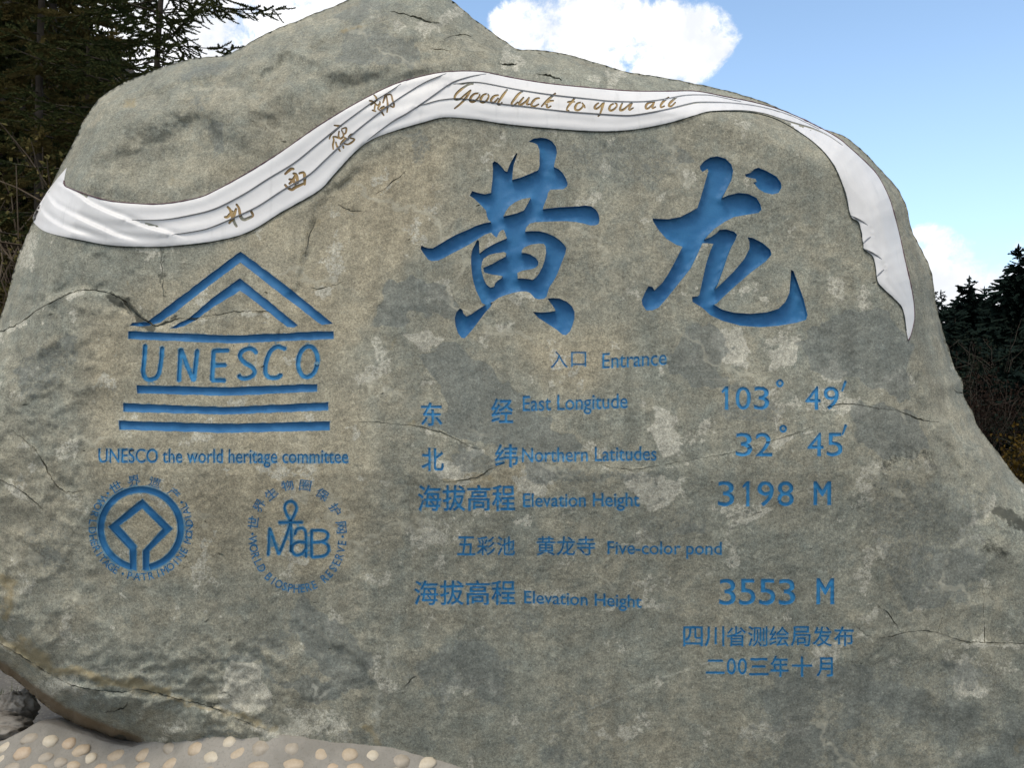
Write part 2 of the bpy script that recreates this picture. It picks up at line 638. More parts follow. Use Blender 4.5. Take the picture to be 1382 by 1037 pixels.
def face(u, v, fine=True):
    u = np.asarray(u, float)
    v = np.asarray(v, float)
    pts = np.stack([u, v], 1)
    f = face_low(u, v)
    damp = np.ones(len(u))
    bb = (u > 30) & (u < 1250) & (v > 80) & (v < 475)
    if bb.any():
        ins = inside(pts[bb], [RIBL])
        dr, _ = seg_dist(pts[bb], RIBL[::2], True)
        damp[bb] = np.where(ins, 0.12, 0.12 + 0.88 * sstep(dr, 0, 14))
    g = np.zeros(len(u))
    wx = u + 7 * perlin(u / 23., v / 23.) + 3 * perlin(u / 9., v / 9. + 5)
    wy = v + 7 * perlin(u / 23. + 9, v / 23.) + 3 * perlin(u / 9. + 30, v / 9.)
    wp = np.stack([wx, wy], 1)
    for poly, dep, soft in HOLLOWS:
        q = np.asarray(poly, float)
        m = (u > q[:, 0].min() - 30) & (u < q[:, 0].max() + 30) & (v > q[:, 1].min() - 30) & (v < q[:, 1].max() + 30)
        if m.any():
            d, _ = seg_dist(wp[m], q, True)
            g[m] += dep * np.where(inside(wp[m], [q]), np.clip(d / soft, 0, 1), 0)
    for line, amp, wa, wb in STEPS:
        L = np.asarray(line, float)
        lo = L.min(0) - 110
        hi = L.max(0) + 110
        m = (u > lo[0]) & (u < hi[0]) & (v > lo[1]) & (v < hi[1])
        if not m.any():
            continue
        d, s = seg_dist(wp[m], spline(L, 12))
        e0 = np.linalg.norm(wp[m] - L[0], axis=1)
        e1 = np.linalg.norm(wp[m] - L[-1], axis=1)
        fade = sstep(np.minimum(e0, e1), 0, 35)
        k_ = 0.5 + 0.5 * np.tanh(s * d / 3.6)
        g[m] += amp * fade * (-0.6 * k_ * np.exp(-(d / wb) ** 2) + 0.4 * (1 - k_) * np.exp(-(d / wa) ** 2))
    calm = 0.30 + 0.70 * np.maximum(np.maximum(sstep(v, 190, 60), sstep(u, 210, 60)), sstep(v, 840, 930) * sstep(u, 560, 330))
    g += calm * (0.010 * fbm(u / 75., v / 75., 4, 0.5, 3) - 0.0045 * np.maximum(ridged(u / 60., v / 52., 3, 11) - 0.75, 0) * 3)
    up = np.maximum(sstep(v, 250, 120) * sstep(u, 560, 420), 0.7 * sstep(v, 110, 40))
    ru, rv2 = u * .86 + v * .5, v * .86 - u * .5
    g += up * 0.050 * (np.abs(perlin(ru / 105. + 1.7, rv2 / 70. + .4)) - 0.25)
    g += up * 0.020 * (np.abs(perlin(ru / 44. + 8.7, rv2 / 34. + .4)) - 0.25)
    lw = sstep(u, 300, 60) * sstep(v, 430, 560)
    g += lw * 0.030 * (np.abs(perlin(u / 120. + 4.7, v / 90. + 2.4)) - 0.25)
    rs = sstep(u, 1130, 1260) * sstep(v, 420, 560)
    g += rs * 0.030 * (np.abs(perlin(u / 80. + 14.7, v / 90. + 2.4)) - 0.25)
    if not fine:
        return f + g * damp
    g += 0.0016 * fbm(u / 9., v / 9., 3, 0.6, 21)
    rough = sstep(fbm(u / 120., v / 120., 3, 0.5, 44), 0.0, 0.5)
    g += (0.0006 + 0.0016 * rough) * fbm(u / 4.5, v / 4.5, 2, 0.6, 31)
    # chipped ledge at the lower left
    m = sstep(v + 0.12 * u, 885, 935) * sstep(u, 440, 300)
    g += m * 0.034 * (np.abs(perlin(u / 46. + 3.3, v / 34. + 8.1)) - 0.25)
    g += m * 0.018 * (np.abs(perlin(u / 19. + 13.3, v / 15. + 2.1)) - 0.25)
    g += m * 0.007 * ridged(u / 16. + 2, v / 14., 3, 5)
    return f + g * damp


CR_STAIN_LIP = []


# ---- carved groups: name, loops (each inner list an even-odd shape; shapes are united), depth in m, style
A4 = lambda p, o: zt(p, o[0], o[1], 7.977)
T1, T2, T3, T4 = (560, 180), (680, 180), (560, 300), (680, 300)
huang_outer = np.vstack([
    A4([(265, 88), (320, 55), (400, 45), (460, 52), (520, 85), (560, 140), (572, 200), (560, 260), (545, 320), (540, 360), (590, 385), (630, 420), (665, 480), (688, 540),
        (680, 570), (640, 600), (500, 605), (475, 640), (465, 690), (440, 750), (425, 790), (420, 815), (500, 805), (600, 795), (700, 790), (800, 785), (880, 775), (940, 785),
        (990, 820), (1020, 870), (1030, 930), (1020, 975), (985, 990), (930, 990), (860, 970), (780, 955), (680, 945), (500, 948), (340, 955), (280, 970), (252, 1000)], T2),
    A4([(238, 60), (230, 100), (300, 95), (380, 95), (460, 115), (540, 150), (600, 190), (650, 240), (672, 280), (660, 340), (640, 390), (620, 440), (590, 520), (560, 590), (530, 640),
        (490, 700), (470, 760), (460, 800), (430, 825), (370, 830), (330, 815), (310, 790), (280, 760), (240, 745), (180, 745), (100, 760), (0, 790)], T4),
    A4([(900, 815), (850, 850), (800, 875), (760, 890), (720, 870), (700, 820), (660, 740), (630, 640), (615, 560), (605, 450), (605, 360), (620, 290), (645, 240), (670, 190), (690, 200),
        (692, 260), (695, 335), (760, 285), (830, 245), (900, 210), (960, 185), (990, 172), (970, 110), (955, 80), (930, 85), (905, 110), (880, 165), (860, 150), (820, 110), (760, 130),
        (700, 165), (600, 230), (500, 285), (400, 335), (300, 390), (250, 412), (180, 418), (140, 400), (90, 330), (60, 285), (70, 250), (100, 265), (140, 280), (190, 280), (260, 240),
        (350, 185), (450, 130), (560, 85), (650, 40), (740, 10)], T3),
    A4([(820, 955), (790, 930), (775, 890), (765, 830), (700, 760), (640, 705), (590, 670), (615, 620), (680, 640), (750, 655), (820, 640), (825, 580), (835, 500), (840, 400), (835, 320),
        (855, 298), (890, 315), (930, 355), (970, 405), (993, 412)], T1),
    A4([(70, 320), (110, 250), (135, 210), (145, 215), (130, 270), (105, 340), (95, 420), (90, 500), (180, 475), (280, 435), (370, 395), (385, 350), (385, 250), (385, 180), (360, 120), (320, 100)], T2)])
huang_h1 = A4([(-5, 893), (20, 840), (60, 785), (120, 740), (200, 705), (290, 690), (270, 735), (215, 830), (140, 860), (60, 880)], T2)
huang_h2 = A4([(740, 390), (800, 350), (860, 335), (960, 320), (985, 335), (975, 370), (900, 410), (830, 450), (737, 490), (740, 530), (760, 545), (830, 562), (900, 572), (945, 580), (930, 605),
               (890, 628), (862, 660), (852, 695), (810, 702), (770, 670), (740, 610), (720, 540), (713, 490), (722, 430)], T3)
huang_h3 = A4([(195, 300), (220, 270), (290, 240), (380, 228), (430, 232), (450, 260), (455, 330), (440, 410), (415, 480), (380, 550), (345, 595), (310, 620), (260, 610), (200, 605), (150, 605),
               (145, 545), (200, 520), (290, 505), (340, 490), (370, 460), (372, 425), (340, 380), (280, 345), (230, 330), (190, 330)], T4)
huang_d1 = zt([(150, 190), (175, 205), (185, 245), (215, 270), (260, 250), (310, 215), (370, 175), (430, 140), (475, 135), (450, 175), (400, 230), (340, 310), (280, 390), (230, 450), (195, 485),
               (165, 480), (130, 430), (108, 360), (100, 290), (115, 230)], 600, 390, 7.274)
huang_d2 = zt([(1010, 95), (1060, 90), (1130, 95), (1200, 125), (1250, 170), (1275, 225), (1275, 290), (1255, 360), (1230, 420), (1190, 455), (1160, 450), (1100, 400), (1000, 335), (920, 285),
               (865, 225), (940, 232), (1020, 228), (1090, 215), (1075, 185), (1050, 150)], 600, 390, 7.274)
ZL = lambda p: zt(p, 840, 190, 3.7036)
long_main = ZL([(388, 125), (410, 100), (440, 82), (475, 77), (515, 88), (545, 118), (553, 150), (545, 195), (520, 245), (500, 285), (530, 272), (580, 260), (630, 265), (670, 285), (690, 318), (695, 345),
                (680, 360), (620, 370), (560, 380), (510, 405), (460, 440), (430, 470), (412, 493), (440, 482), (470, 462), (485, 445), (520, 442), (560, 455), (573, 470), (565, 495), (545, 530), (525, 580),
                (505, 640), (480, 710), (465, 742), (510, 700), (560, 650), (610, 590), (635, 540), (635, 505), (625, 482), (650, 485), (700, 510), (740, 545), (745, 570), (720, 600), (640, 660), (560, 730),
                (500, 785), (470, 815), (457, 819), (500, 845), (560, 860), (640, 865), (720, 858), (780, 840), (815, 805), (835, 760), (840, 700), (843, 645), (855, 650), (880, 720), (905, 790), (925, 870),
                (918, 895), (870, 910), (780, 925), (690, 932), (590, 925), (500, 900), (440, 872), (400, 835), (350, 805), (348, 780), (375, 778), (385, 770), (400, 700), (420, 610), (440, 550), (455, 515),
                (420, 512), (400, 512), (370, 580), (340, 640), (300, 690), (260, 740), (220, 790), (180, 835), (150, 848), (120, 848), (100, 820), (97, 795), (115, 755), (130, 728), (150, 730), (160, 748),
                (200, 710), (230, 665), (260, 610), (290, 550), (300, 530), (270, 520), (220, 490), (180, 445), (155, 405), (150, 388), (180, 390), (230, 392), (290, 380), (340, 355), (375, 335), (390, 290),
                (410, 220), (430, 150), (425, 140), (400, 155), (388, 140)])
long_dot = ZL([(612, 168), (640, 160), (660, 140), (680, 134), (720, 150), (770, 178), (793, 210), (795, 235), (780, 260), (750, 268), (710, 258), (680, 240), (660, 215), (652, 208), (672, 205), (665, 190),
               (640, 185), (618, 180)])
ZU = lambda p: zt(p, 140, 330, 3.841)


def bar(x0, x1, top, bot):                     # a slightly sagging carved bar: top / bottom heights at left, middle, right
    xs = np.linspace(x0, x1, 40)
    k = np.linspace(0, 2, 40)
    t = np.interp(k, (0, 1, 2), top)
    b = np.interp(k, (0, 1, 2), bot)
    up = np.stack([xs, t], 1)
    dn = np.stack([xs, b], 1)[::-1]
    return wob([np.vstack([up, dn])], 0.7, 0.07)


def roof(p):
    return wob([ZU(p)], 0.6, 0.1)


def el(cx, cy, rx, ry, n=40, a0=0, a1=360, tilt=0):
    k = np.radians(np.linspace(a0, a1, n))
    p = np.stack([rx * np.cos(k), ry * np.sin(k)], 1)
    c, s = math.cos(R(tilt)), math.sin(R(tilt))
    return p @ np.array([[c, s], [-s, c]]) + (cx, cy)


def strokes(lst, tf, wd):
    return [[stroke(tf(p), wd)] for p in lst]


U_letters = [
    [[(215, 522), (210, 600), (205, 665), (222, 697), (260, 697), (285, 670), (298, 600), (303, 535)]],
    [[(390, 708), (398, 545)], [(402, 545), (432, 630), (465, 705)], [(468, 705), (485, 548)]],
    [[(645, 549), (570, 552)], [(570, 552), (566, 625), (561, 704)], [(561, 704), (628, 706)], [(566, 628), (632, 625)]],
    [[(792, 562), (765, 540), (722, 550), (706, 580), (730, 612), (770, 638), (782, 665), (757, 690), (718, 695), (700, 680)]],
    [[(940, 542), (900, 530), (862, 558), (840, 620), (840, 668), (862, 690), (900, 690), (920, 675)]],
    [list(map(tuple, el(1058, 608, 50, 80, 40, 0, 365, 6)))]]

E1 = (190, 714)                                 # heritage emblem centre
ring = []
k0, k1 = 103, 437
outer = el(E1[0], E1[1], 58, 57, 70, k0, k1)
inner = el(E1[0], E1[1], 50, 49, 70, k0 - 1, k1 + 1)[::-1]
ring = [np.vstack([outer, inner])]
ZE = lambda p: zt(p, 100, 590, 3.5436)
diamond = [ZE([(326, 298), (470, 440), (360, 545), (358, 640), (330, 636), (330, 545), (425, 440), (327, 340), (214, 425), (297, 520), (297, 640), (268, 632), (267, 540), (165, 430)])]
ZM = lambda p: zt(p, 330, 640, 6.1)

mab = [strokes([[(207, 450), (202, 560), (195, 668)], [(210, 452), (245, 560), (280, 660)], [(284, 660), (330, 550), (372, 430), (378, 380)], [(380, 400), (386, 520), (382, 640)]], ZM, 3.3),
       strokes([[(415, 497), (430, 458), (468, 446), (500, 470), (508, 560), (506, 682)], [(505, 566), (450, 560), (402, 582), (391, 630), (420, 667), (470, 660), (505, 618)]], ZM, 3.3),
       strokes([[(553, 465), (551, 570), (553, 682)], [(553, 466), (640, 466), (684, 490), (680, 530), (640, 558), (556, 564)], [(640, 560), (688, 590), (690, 640), (650, 676), (555, 686)]], ZM, 3.3),
       strokes([[(378, 388), (346, 330), (331, 280), (345, 240), (378, 226), (411, 240), (428, 280), (412, 330), (380, 388)], [(285, 401), (380, 400), (474, 401)]], ZM, 3.2)]

CARVE = []   # dicts: name, shapes, depth, halo, parent key, style


def carve(name, shapes, depth, halo, par, style='text', label=None, wind=False):
    CARVE.append(dict(name=name, shapes=shapes, depth=depth, halo=halo, par=par, style=style, label=label, wind=wind))


carve('carved_character', [[huang_outer, huang_h1, huang_h2, huang_h3], [huang_d1], [huang_d2]], 0.034, 0.42, None, 'deep', 'large blue carved character with a boxed middle, left of the two')
carve('carved_character', [[long_main], [long_dot]], 0.036, 0.42, None, 'deep', 'large blue carved character with a long hooked foot and a dot')
# temple emblem
carve('roof_stroke', [roof([(708, 35), (948, 215), (1187, 410), (1130, 418), (915, 255), (708, 92), (500, 250), (380, 345), (290, 405), (215, 425), (135, 421), (150, 406), (225, 402), (255, 380), (480, 208)])], 0.016, 0.5, 'temple', 'mid')
carve('roof_stroke', [roof([(706, 175), (860, 298), (1007, 420), (985, 430), (950, 428), (830, 332), (708, 238), (560, 330), (480, 390), (420, 422), (375, 434), (345, 433), (395, 405), (440, 385), (560, 280)])], 0.014, 0.5, 'temple', 'mid')
carve('step_bar', [bar(173.5, 450, (447, 453, 447), (457.5, 463.5, 457.5))], 0.014, 0.6, 'temple', 'mid')
for i, L in enumerate(U_letters):
    carve('letter', [[stroke(ZU(p), 5.4, smooth=i in (0, 3, 4, 5))] for p in L], 0.009, 0.75, 'temple', 'text')
carve('step_bar', [bar(185, 428, (520, 522.8, 518.7), (531, 534.5, 528.5))], 0.014, 0.6, 'temple', 'mid')
carve('step_bar', [bar(166.5, 443, (544.3, 550, 543), (556, 559.5, 554))], 0.014, 0.6, 'temple', 'mid')
carve('step_bar', [bar(160.5, 445, (568, 572.3, 569), (580, 584.5, 581))], 0.014, 0.6, 'temple', 'mid')
for wl in words(latin('UNESCO the world heritage committee', 133, 470, 624.5, 606, 1.0, 0.005), 5):
    carve('english_word', [wl], 0.006, 0.65, 'committee', wind=True)
# heritage emblem
carve('ring', [ring], 0.009, 0.9, 'heritage', 'mid')
carve('diamond_frame', [diamond], 0.009, 0.9, 'heritage', 'mid')
ang_w = np.linspace(218, 121, 14)
ang_p = np.linspace(103, 27, 10)
ang_m = np.linspace(14, -28, 7)
rims = [rim('WORLD', np.linspace(217, 178, 5), *E1, 65.5, 65, 9.8, False, 0.95, 0.003), rim('HERITAGE', np.linspace(169, 121, 8), *E1, 65.5, 65, 9.8, False, 0.95, 0.003), rim('PATRIMOINE', ang_p, *E1, 65.5, 65, 9.8, False, 0.95, 0.003), rim('MONDIAL', ang_m, *E1, 65.5, 65, 9.8, False, 0.95, 0.003)]
for rl in rims:
    carve('rim_word', [rl], 0.004, 0.55, 'heritage', wind=True)
for ch, a_ in zip('世界遗产···', (-121, -98, -73, -47, 112, -33, -133)):
    carve('rim_dot' if ch == '·' else 'rim_character', [rim(ch, (a_,), *E1, 65.5, 65.5, 13.5, True, 1.15)], 0.004, 0.55, 'heritage', wind=True)
# biosphere emblem
for n_, sh in zip(('letter', 'letter', 'letter', 'cross_loop'), mab):
    carve(n_, sh, 0.008, 0.85, 'biosphere')
E2 = (401.5, 726)
s2 = []
for ch, (x, y), rot in zip('世界生物圈保护网', [(341.5, 706), (350, 682.5), (365.5, 667), (388, 655.5), (412, 655.5), (435, 667.5), (452.5, 688), (460.5, 712.5)], (-82, -62, -40, -14, 8, 35, 58, 84)):
    lp = text_loops(ch, 0.001)
    al = np.vstack(lp)
    mid = (al.min(0) + al.max(0)) / 2
    sc = 14.0 / (al[:, 1].max() - al[:, 1].min())
    c, s = math.cos(R(rot)), math.sin(R(rot))
    for l in lp:
        q = (l - mid) * sc * (1.15, -1)
        s2.append(q @ np.array([[c, s], [-s, c]]) + (x, y))
    carve('rim_character', [wob(s2, 0.3)], 0.004, 0.55, 'biosphere', wind=True)
    s2 = []
for rl in (rim('WORLD', np.linspace(176, 143, 5), *E2, 60.5, 69, 11, False, 0.85, 0.003), rim('BIOSPHERE', np.linspace(130, 68, 9), *E2, 60.5, 69, 11, False, 0.85, 0.003), rim('RESERVE', np.linspace(53, 6, 7), *E2, 60.5, 69, 11, False, 0.85, 0.002)):
    carve('rim_word', [rl], 0.004, 0.55, 'biosphere', wind=True)
for a_ in (184, 359):
    carve('rim_dot', [rim('·', (a_,), *E2, 61, 69, 9, True)], 0.004, 0.55, 'biosphere', wind=True)

# inscription lines: (label, [(part name, loops)])
T_ = 'chinese_character'


def chars(st, *a, **k):
    n = len(st)
    x0, y0, x1, y1, gap, off = a
    wd = (x1 - x0) / (n + gap * (n - 1))
    return [(T_, boxed(ch, x0 + i * wd * (1 + gap), y0, x0 + i * wd * (1 + gap) + wd, y1, off)) for i, ch in enumerate(st)]


def eng(st, x0, x1, base, cap, tilt, off):
    return [('english_word', wl) for wl in words(latin(st, x0, x1, base, cap, tilt, off), len(st.split()))]


def deg(cx, cy, px, py):
    return [('degree_mark', [el(cx, cy, 5, 5.3, 20)[:-1], el(cx, cy, 2.3, 2.6, 14)[:-1][::-1]]), ('minute_mark', [stroke([(px, py), (px - 4.5, py + 13)], [3.4, 2.0], False)])]


N_ = 'number'
LINES = [
    ('entrance line in blue under the two large characters', [(T_, boxed('入', 743, 474, 766, 496.5, -.006)), (T_, boxed('口', 771, 475, 791, 495, -.006))] + eng('Entrance', 813, 899.5, 497.5, 477, -5.0, 0.0)),
    ('east longitude line of the blue inscription', [(T_, boxed('东', 568, 543, 597, 575)), (T_, boxed('经', 663, 538, 692.5, 571))] + eng('East Longitude', 705.5, 847, 555, 535, -4.0, 0.003)
     + [(N_, digits('103', 968, 1038, 522, 553, 0.002)), (N_, digits('49', 1087, 1132, 522, 553, 0.002))] + deg(1052.5, 517.5, 1141, 515)),
    ('northern latitudes line of the blue inscription', [(T_, boxed('北', 569, 605, 599, 636)), (T_, boxed('纬', 668, 600, 699, 631))] + eng('Northern Latitudes', 704.5, 886, 624, 605, -2.5, 0.003)
     + [(N_, digits('32', 993, 1042, 584.5, 616, 0.002)), (N_, digits('45', 1090, 1137, 584.5, 616, 0.002))] + deg(1057, 579, 1141.5, 574)),
    ('elevation 3198 line of the blue inscription', chars('海拔高程', 564, 655, 695, 690, 0.08, 0.010) + eng('Elevation Height', 706, 863, 684.5, 666.5, -1.0, 0.006) + [(N_, digits('3198', 969, 1071, 650, 683.5, 0.002)), ('unit_letter', boxed('M', 1098, 650, 1121.5, 682, 0.02))]),
    ('five-color pond line of the blue inscription', chars('五彩池', 617, 724.5, 695, 750, 0.1, .004) + chars('黄龙寺', 724.5, 724.5, 803, 750, 0.1, .004) + eng('Five-color pond', 820, 974, 748, 731, 1.0, 0.002)),
    ('elevation 3553 line of the blue inscription', chars('海拔高程', 559, 784, 695.5, 817, 0.08, 0.006) + eng('Elevation Height', 707.5, 866, 814.5, 798, 6.0, 0.004) + [(N_, digits('3553', 971, 1073, 782, 817, 0.002)), ('unit_letter', boxed('M', 1102, 781, 1125.5, 816, 0.02))]),
    ('surveying bureau line near the lower right', chars('四川省测绘局发布', 922, 846, 1152, 873, 0.1, 0.006)),
    ('date line at the foot of the blue inscription', [(T_, boxed('二', 953, 891, 978, 910)), (N_, digits('00', 981, 1008, 889, 911, 0.002))] + [(T_, boxed(ch, x0, y0, x1, y1)) for ch, x0, y0, x1, y1 in (('三', 1011, 889, 1037, 912), ('年', 1040, 886, 1064, 914), ('十', 1069, 887, 1096, 914), ('月', 1102, 888, 1124, 914))]),
]
for i, (lab, parts) in enumerate(LINES):
    for n_, lp in parts:
        carve(n_, [lp], 0.0055 if n_ == 'english_word' else 0.0062, 0.6, ('line', i), wind=True)

CRACKS = [([(-60, 462), (0, 447), (25, 437), (50, 419), (70, 408), (95, 396), (120, 391), (150, 397)], [1.2, 2.0, 1.6, 2.6, 1.8, 2.4], .014),
          ([(150, 397), (165, 405), (178, 420), (192, 430), (207, 440)], [2.5, 6, 7.5, 5, 2.0], .03),
          ([(207, 440), (225, 436), (240, 431), (268, 429), (300, 424), (330, 420), (362, 420)], [2.6, 3.2, 1.4, 1.2, 1.4, 0.8], .012),
          ([(402, 385), (430, 390), (450, 385), (472, 377)], [0.8, 1.8, 1.2, 0.8], .01),
          ([(1108, 552), (1140, 545), (1165, 548), (1190, 552), (1215, 556), (1240, 566), (1268, 570)], [0.8, 1.6, 1.2, 1.6, 2.6, 0.9], .012),
          ([(1182, 815), (1200, 830), (1210, 845), (1217, 855)], [1.0, 1.9, 1.5, 0.8], .012),
          ([(1158, 848), (1175, 860), (1200, 860), (1235, 852), (1270, 856), (1300, 866), (1340, 868), (1400, 870)], [0.9, 1.5, 1.1, 1.9, 2.2, 1.7, 1.5, 1.2], .012),
          ([(1329, 868), (1328, 840), (1327, 800)], [1.6, 1.0, 0.6], .01), ([(1265, 855), (1272, 834)], [1.4, 0.7], .01),
          ([(470, 572), (500, 570), (570, 577), (610, 590), (640, 605), (662, 606)], [0.6, 1.1, 1.3, 1.8, 1.5, 0.6], .01),
          ([(598, 651), (640, 646), (665, 632), (682, 625)], [0.8, 2.4, 2.0, 0.8], .012),
          ([(800, 625), (850, 634), (900, 627), (950, 618), (985, 612), (1020, 601), (1060, 590), (1100, 575)], [0.7, 1.3, 0.9, 1.0, 1.2, 0.7, 0.9, 0.6], .008),
          ([(15, 580), (50, 610), (75, 655), (95, 665), (110, 663)], [0.8, 1.5, 2.0, 2.4, 0.8], .012),
          ([(0, 648), (30, 664), (60, 690)], [1.6, 2.4, 0.8], .012),
          ([(-30, 860), (0, 870), (35, 890), (75, 915), (110, 929), (165, 935), (185, 931), (225, 940), (250, 947), (285, 955), (330, 975), (365, 988)], [1.0, 1.4, 1.8, 1.2, 1.6, 3.0, 1.4, 1.6, 2.6, 1.4, 1.6, 0.7], .014),
          ([(528, 15), (560, 22), (578, 29), (594, 30)], [1.0, 2.0, 3.0, 1.0], .014), ([(672, 85), (685, 87), (698, 86)], [1.0, 3.4, 0.9], .014), ([(723, 99), (745, 103), (758, 108)], [1.2, 4.0, 1.2], .016),
          ([(508, 261), (525, 250), (548, 230)], [0.8, 2.2, 0.8], .01), ([(545, 930), (558, 915), (576, 909)], [0.8, 2.0, 0.8], .01), ([(455, 275), (475, 285), (490, 284)], [0.6, 1.2, 0.6], .008),
          ([(140, 962), (165, 957), (172, 948)], [0.7, 2.4, 0.9], .014), ([(186, 915), (193, 900)], [0.9, 0.5], .008),
          ([(600, 52), (620, 46), (636, 49)], [0.6, 1.8, 0.7], .01), ([(578, 64), (590, 66), (612, 68)], [0.6, 1.6, 0.7], .01),
          ([(1289, 527), (1294, 531), (1299, 531)], [0.8, 1.8, 1.6], .012), 
          ([(1005, 700), (1030, 690), (1052, 676)], [0.6, 1.2, 0.5], .006), ([(412, 346), (418, 318), (428, 296)], [0.7, 1.6, 0.8], .008), ([(217, 335), (219, 370), (221, 400)], [1.6, 2.2, 1.0], .004)]
for (c, wd, dep) in CRACKS:
    c = spline(c, 3)
    c = c + 1.3 * np.stack([perlin(c[:, 0] * .12 + 5, c[:, 1] * .12), perlin(c[:, 0] * .12, c[:, 1] * .12 + 60)], 1) + 1.0 * np.stack([perlin(c[:, 0] * .41 + 5, c[:, 1] * .41), perlin(c[:, 0] * .41, c[:, 1] * .41 + 60)], 1)
    CR_STAIN_LIP.append((c[::3], max(wd)))
    ww = np.interp(np.linspace(0, 1, len(c)), np.linspace(0, 1, len(wd)), wd) * (0.55 + 0.6 * rng.random(len(c))) * 0.85 * np.clip(0.95 + 1.1 * perlin(c[:, 0] / 17, c[:, 1] / 17 + 33), 0.22, 1.5)
    carve('crack', [[stroke(c, list(ww), smooth=False)]], dep, 0.0, 'rock', 'crack')
# little chips and pits all over the stone
for _ in range(60):
    x, y = rng.uniform(20, 1340), rng.uniform(30, 1000)
    if 550 < x < 1120 and 180 < y < 900 and rng.random() < 0.75:
        continue
    n = rng.integers(5, 9)
    k = np.sort(rng.random(n)) * 2 * math.pi
    s = rng.uniform(0.9, 2.2)
    st = rng.uniform(1, 2.4)
    p = np.stack([np.cos(k) * s * st, np.sin(k) * s * 0.7], 1) * rng.uniform(0.6, 1.2, (n, 1))
    a = rng.uniform(-0.9, 0.5)
    p = p @ np.array([[math.cos(a), math.sin(a)], [-math.sin(a), math.cos(a)]]) + (x, y)
    carve('crack', [[p]], rng.uniform(.004, .010), 0.0, 'rock', 'crack')


def triangulate(outline, shapes_all, step, box, extra_lines=()):
    """constrained triangulation of a region; returns 2-D verts and triangles"""
    pts = []
    edges = []
    n = 0

    def addloop(l, closed=True):
        nonlocal n
        l = np.asarray(l, float)
        k = len(l)
        pts.append(l)
        edges.extend([(n + i, n + (i + 1) % k) for i in range(k if closed else k - 1)])
        n += k
    addloop(outline)
    for sh in shapes_all:
        for l in sh:
            addloop(l)
    for l in extra_lines:
        addloop(l, False)
    con = np.vstack([resample(p, 0.8, False) for p in pts])
    # blank out a fine raster round every contour so that no grid point makes a sliver there
    x0, y0, x1, y1 = box
    q = 2.0
    ras = np.zeros((int((y1 - y0) * q) + 8, int((x1 - x0) * q) + 8), bool)
    ci = ((con - (x0, y0)) * q).round().astype(int) + 3
    rr = int(round(1.4 * q))
    for dx in range(-rr, rr + 1):
        for dy in range(-rr, rr + 1):
            if dx * dx + dy * dy <= rr * rr:
                yy = np.clip(ci[:, 1] + dy, 0, ras.shape[0] - 1)
                xx = np.clip(ci[:, 0] + dx, 0, ras.shape[1] - 1)
                ras[yy, xx] = True
    gx, gy = np.meshgrid(np.arange(x0, x1, step), np.arange(y0, y1, step * 0.9))
    gx = gx + (np.arange(gx.shape[0]) % 2)[:, None] * step / 2
    g = np.stack([gx.ravel(), gy.ravel()], 1) + rng.uniform(-.25, .25, (gx.size, 2)) * step
    gi = ((g - (x0, y0)) * q).round().astype(int) + 3
    ok = ~ras[np.clip(gi[:, 1], 0, ras.shape[0] - 1), np.clip(gi[:, 0], 0, ras.shape[1] - 1)]
    g = g[ok]
    # coarse outline test on a raster to keep only inner grid points
    keep = inside(g, [outline[::2]])
    g = g[keep]
    allp = np.vstack(pts + [g])
    r = delaunay_2d_cdt([Vector(p) for p in allp], edges, [], 0, 1e-5)
    vs = np.array([tuple(p) for p in r[0]])
    tr = np.array([t for t in r[2] if len(t) == 3], np.int64)
    # make every triangle face the viewer (v is down in the photo)
    a, b, c = vs[tr[:, 0]], vs[tr[:, 1]], vs[tr[:, 2]]
    ar = (b[:, 0] - a[:, 0]) * (c[:, 1] - a[:, 1]) - (b[:, 1] - a[:, 1]) * (c[:, 0] - a[:, 0])
    tr = tr[np.abs(ar) > 1e-7]
    ar = ar[np.abs(ar) > 1e-7]
    fl = ar > 0
    tr[fl] = tr[fl][:, ::-1]
    cen = vs[tr].mean(1)
    tr = tr[inside(cen, [outline])]
    return vs, tr


def classify(vs, tr, groups):
    cen = vs[tr].mean(1)
    lab = np.full(len(tr), -1)
    for gi, g in enumerate(groups):
        for sh in g['shapes']:
            al = np.vstack(sh)
            lo, hi = al.min(0), al.max(0)
            m = np.nonzero((cen[:, 0] >= lo[0]) & (cen[:, 0] <= hi[0]) & (cen[:, 1] >= lo[1]) & (cen[:, 1] <= hi[1]))[0]
            if len(m):
                i = winding(cen[m], sh) if g.get('wind') else inside(cen[m], sh)
                lab[m[i]] = gi
    return lab


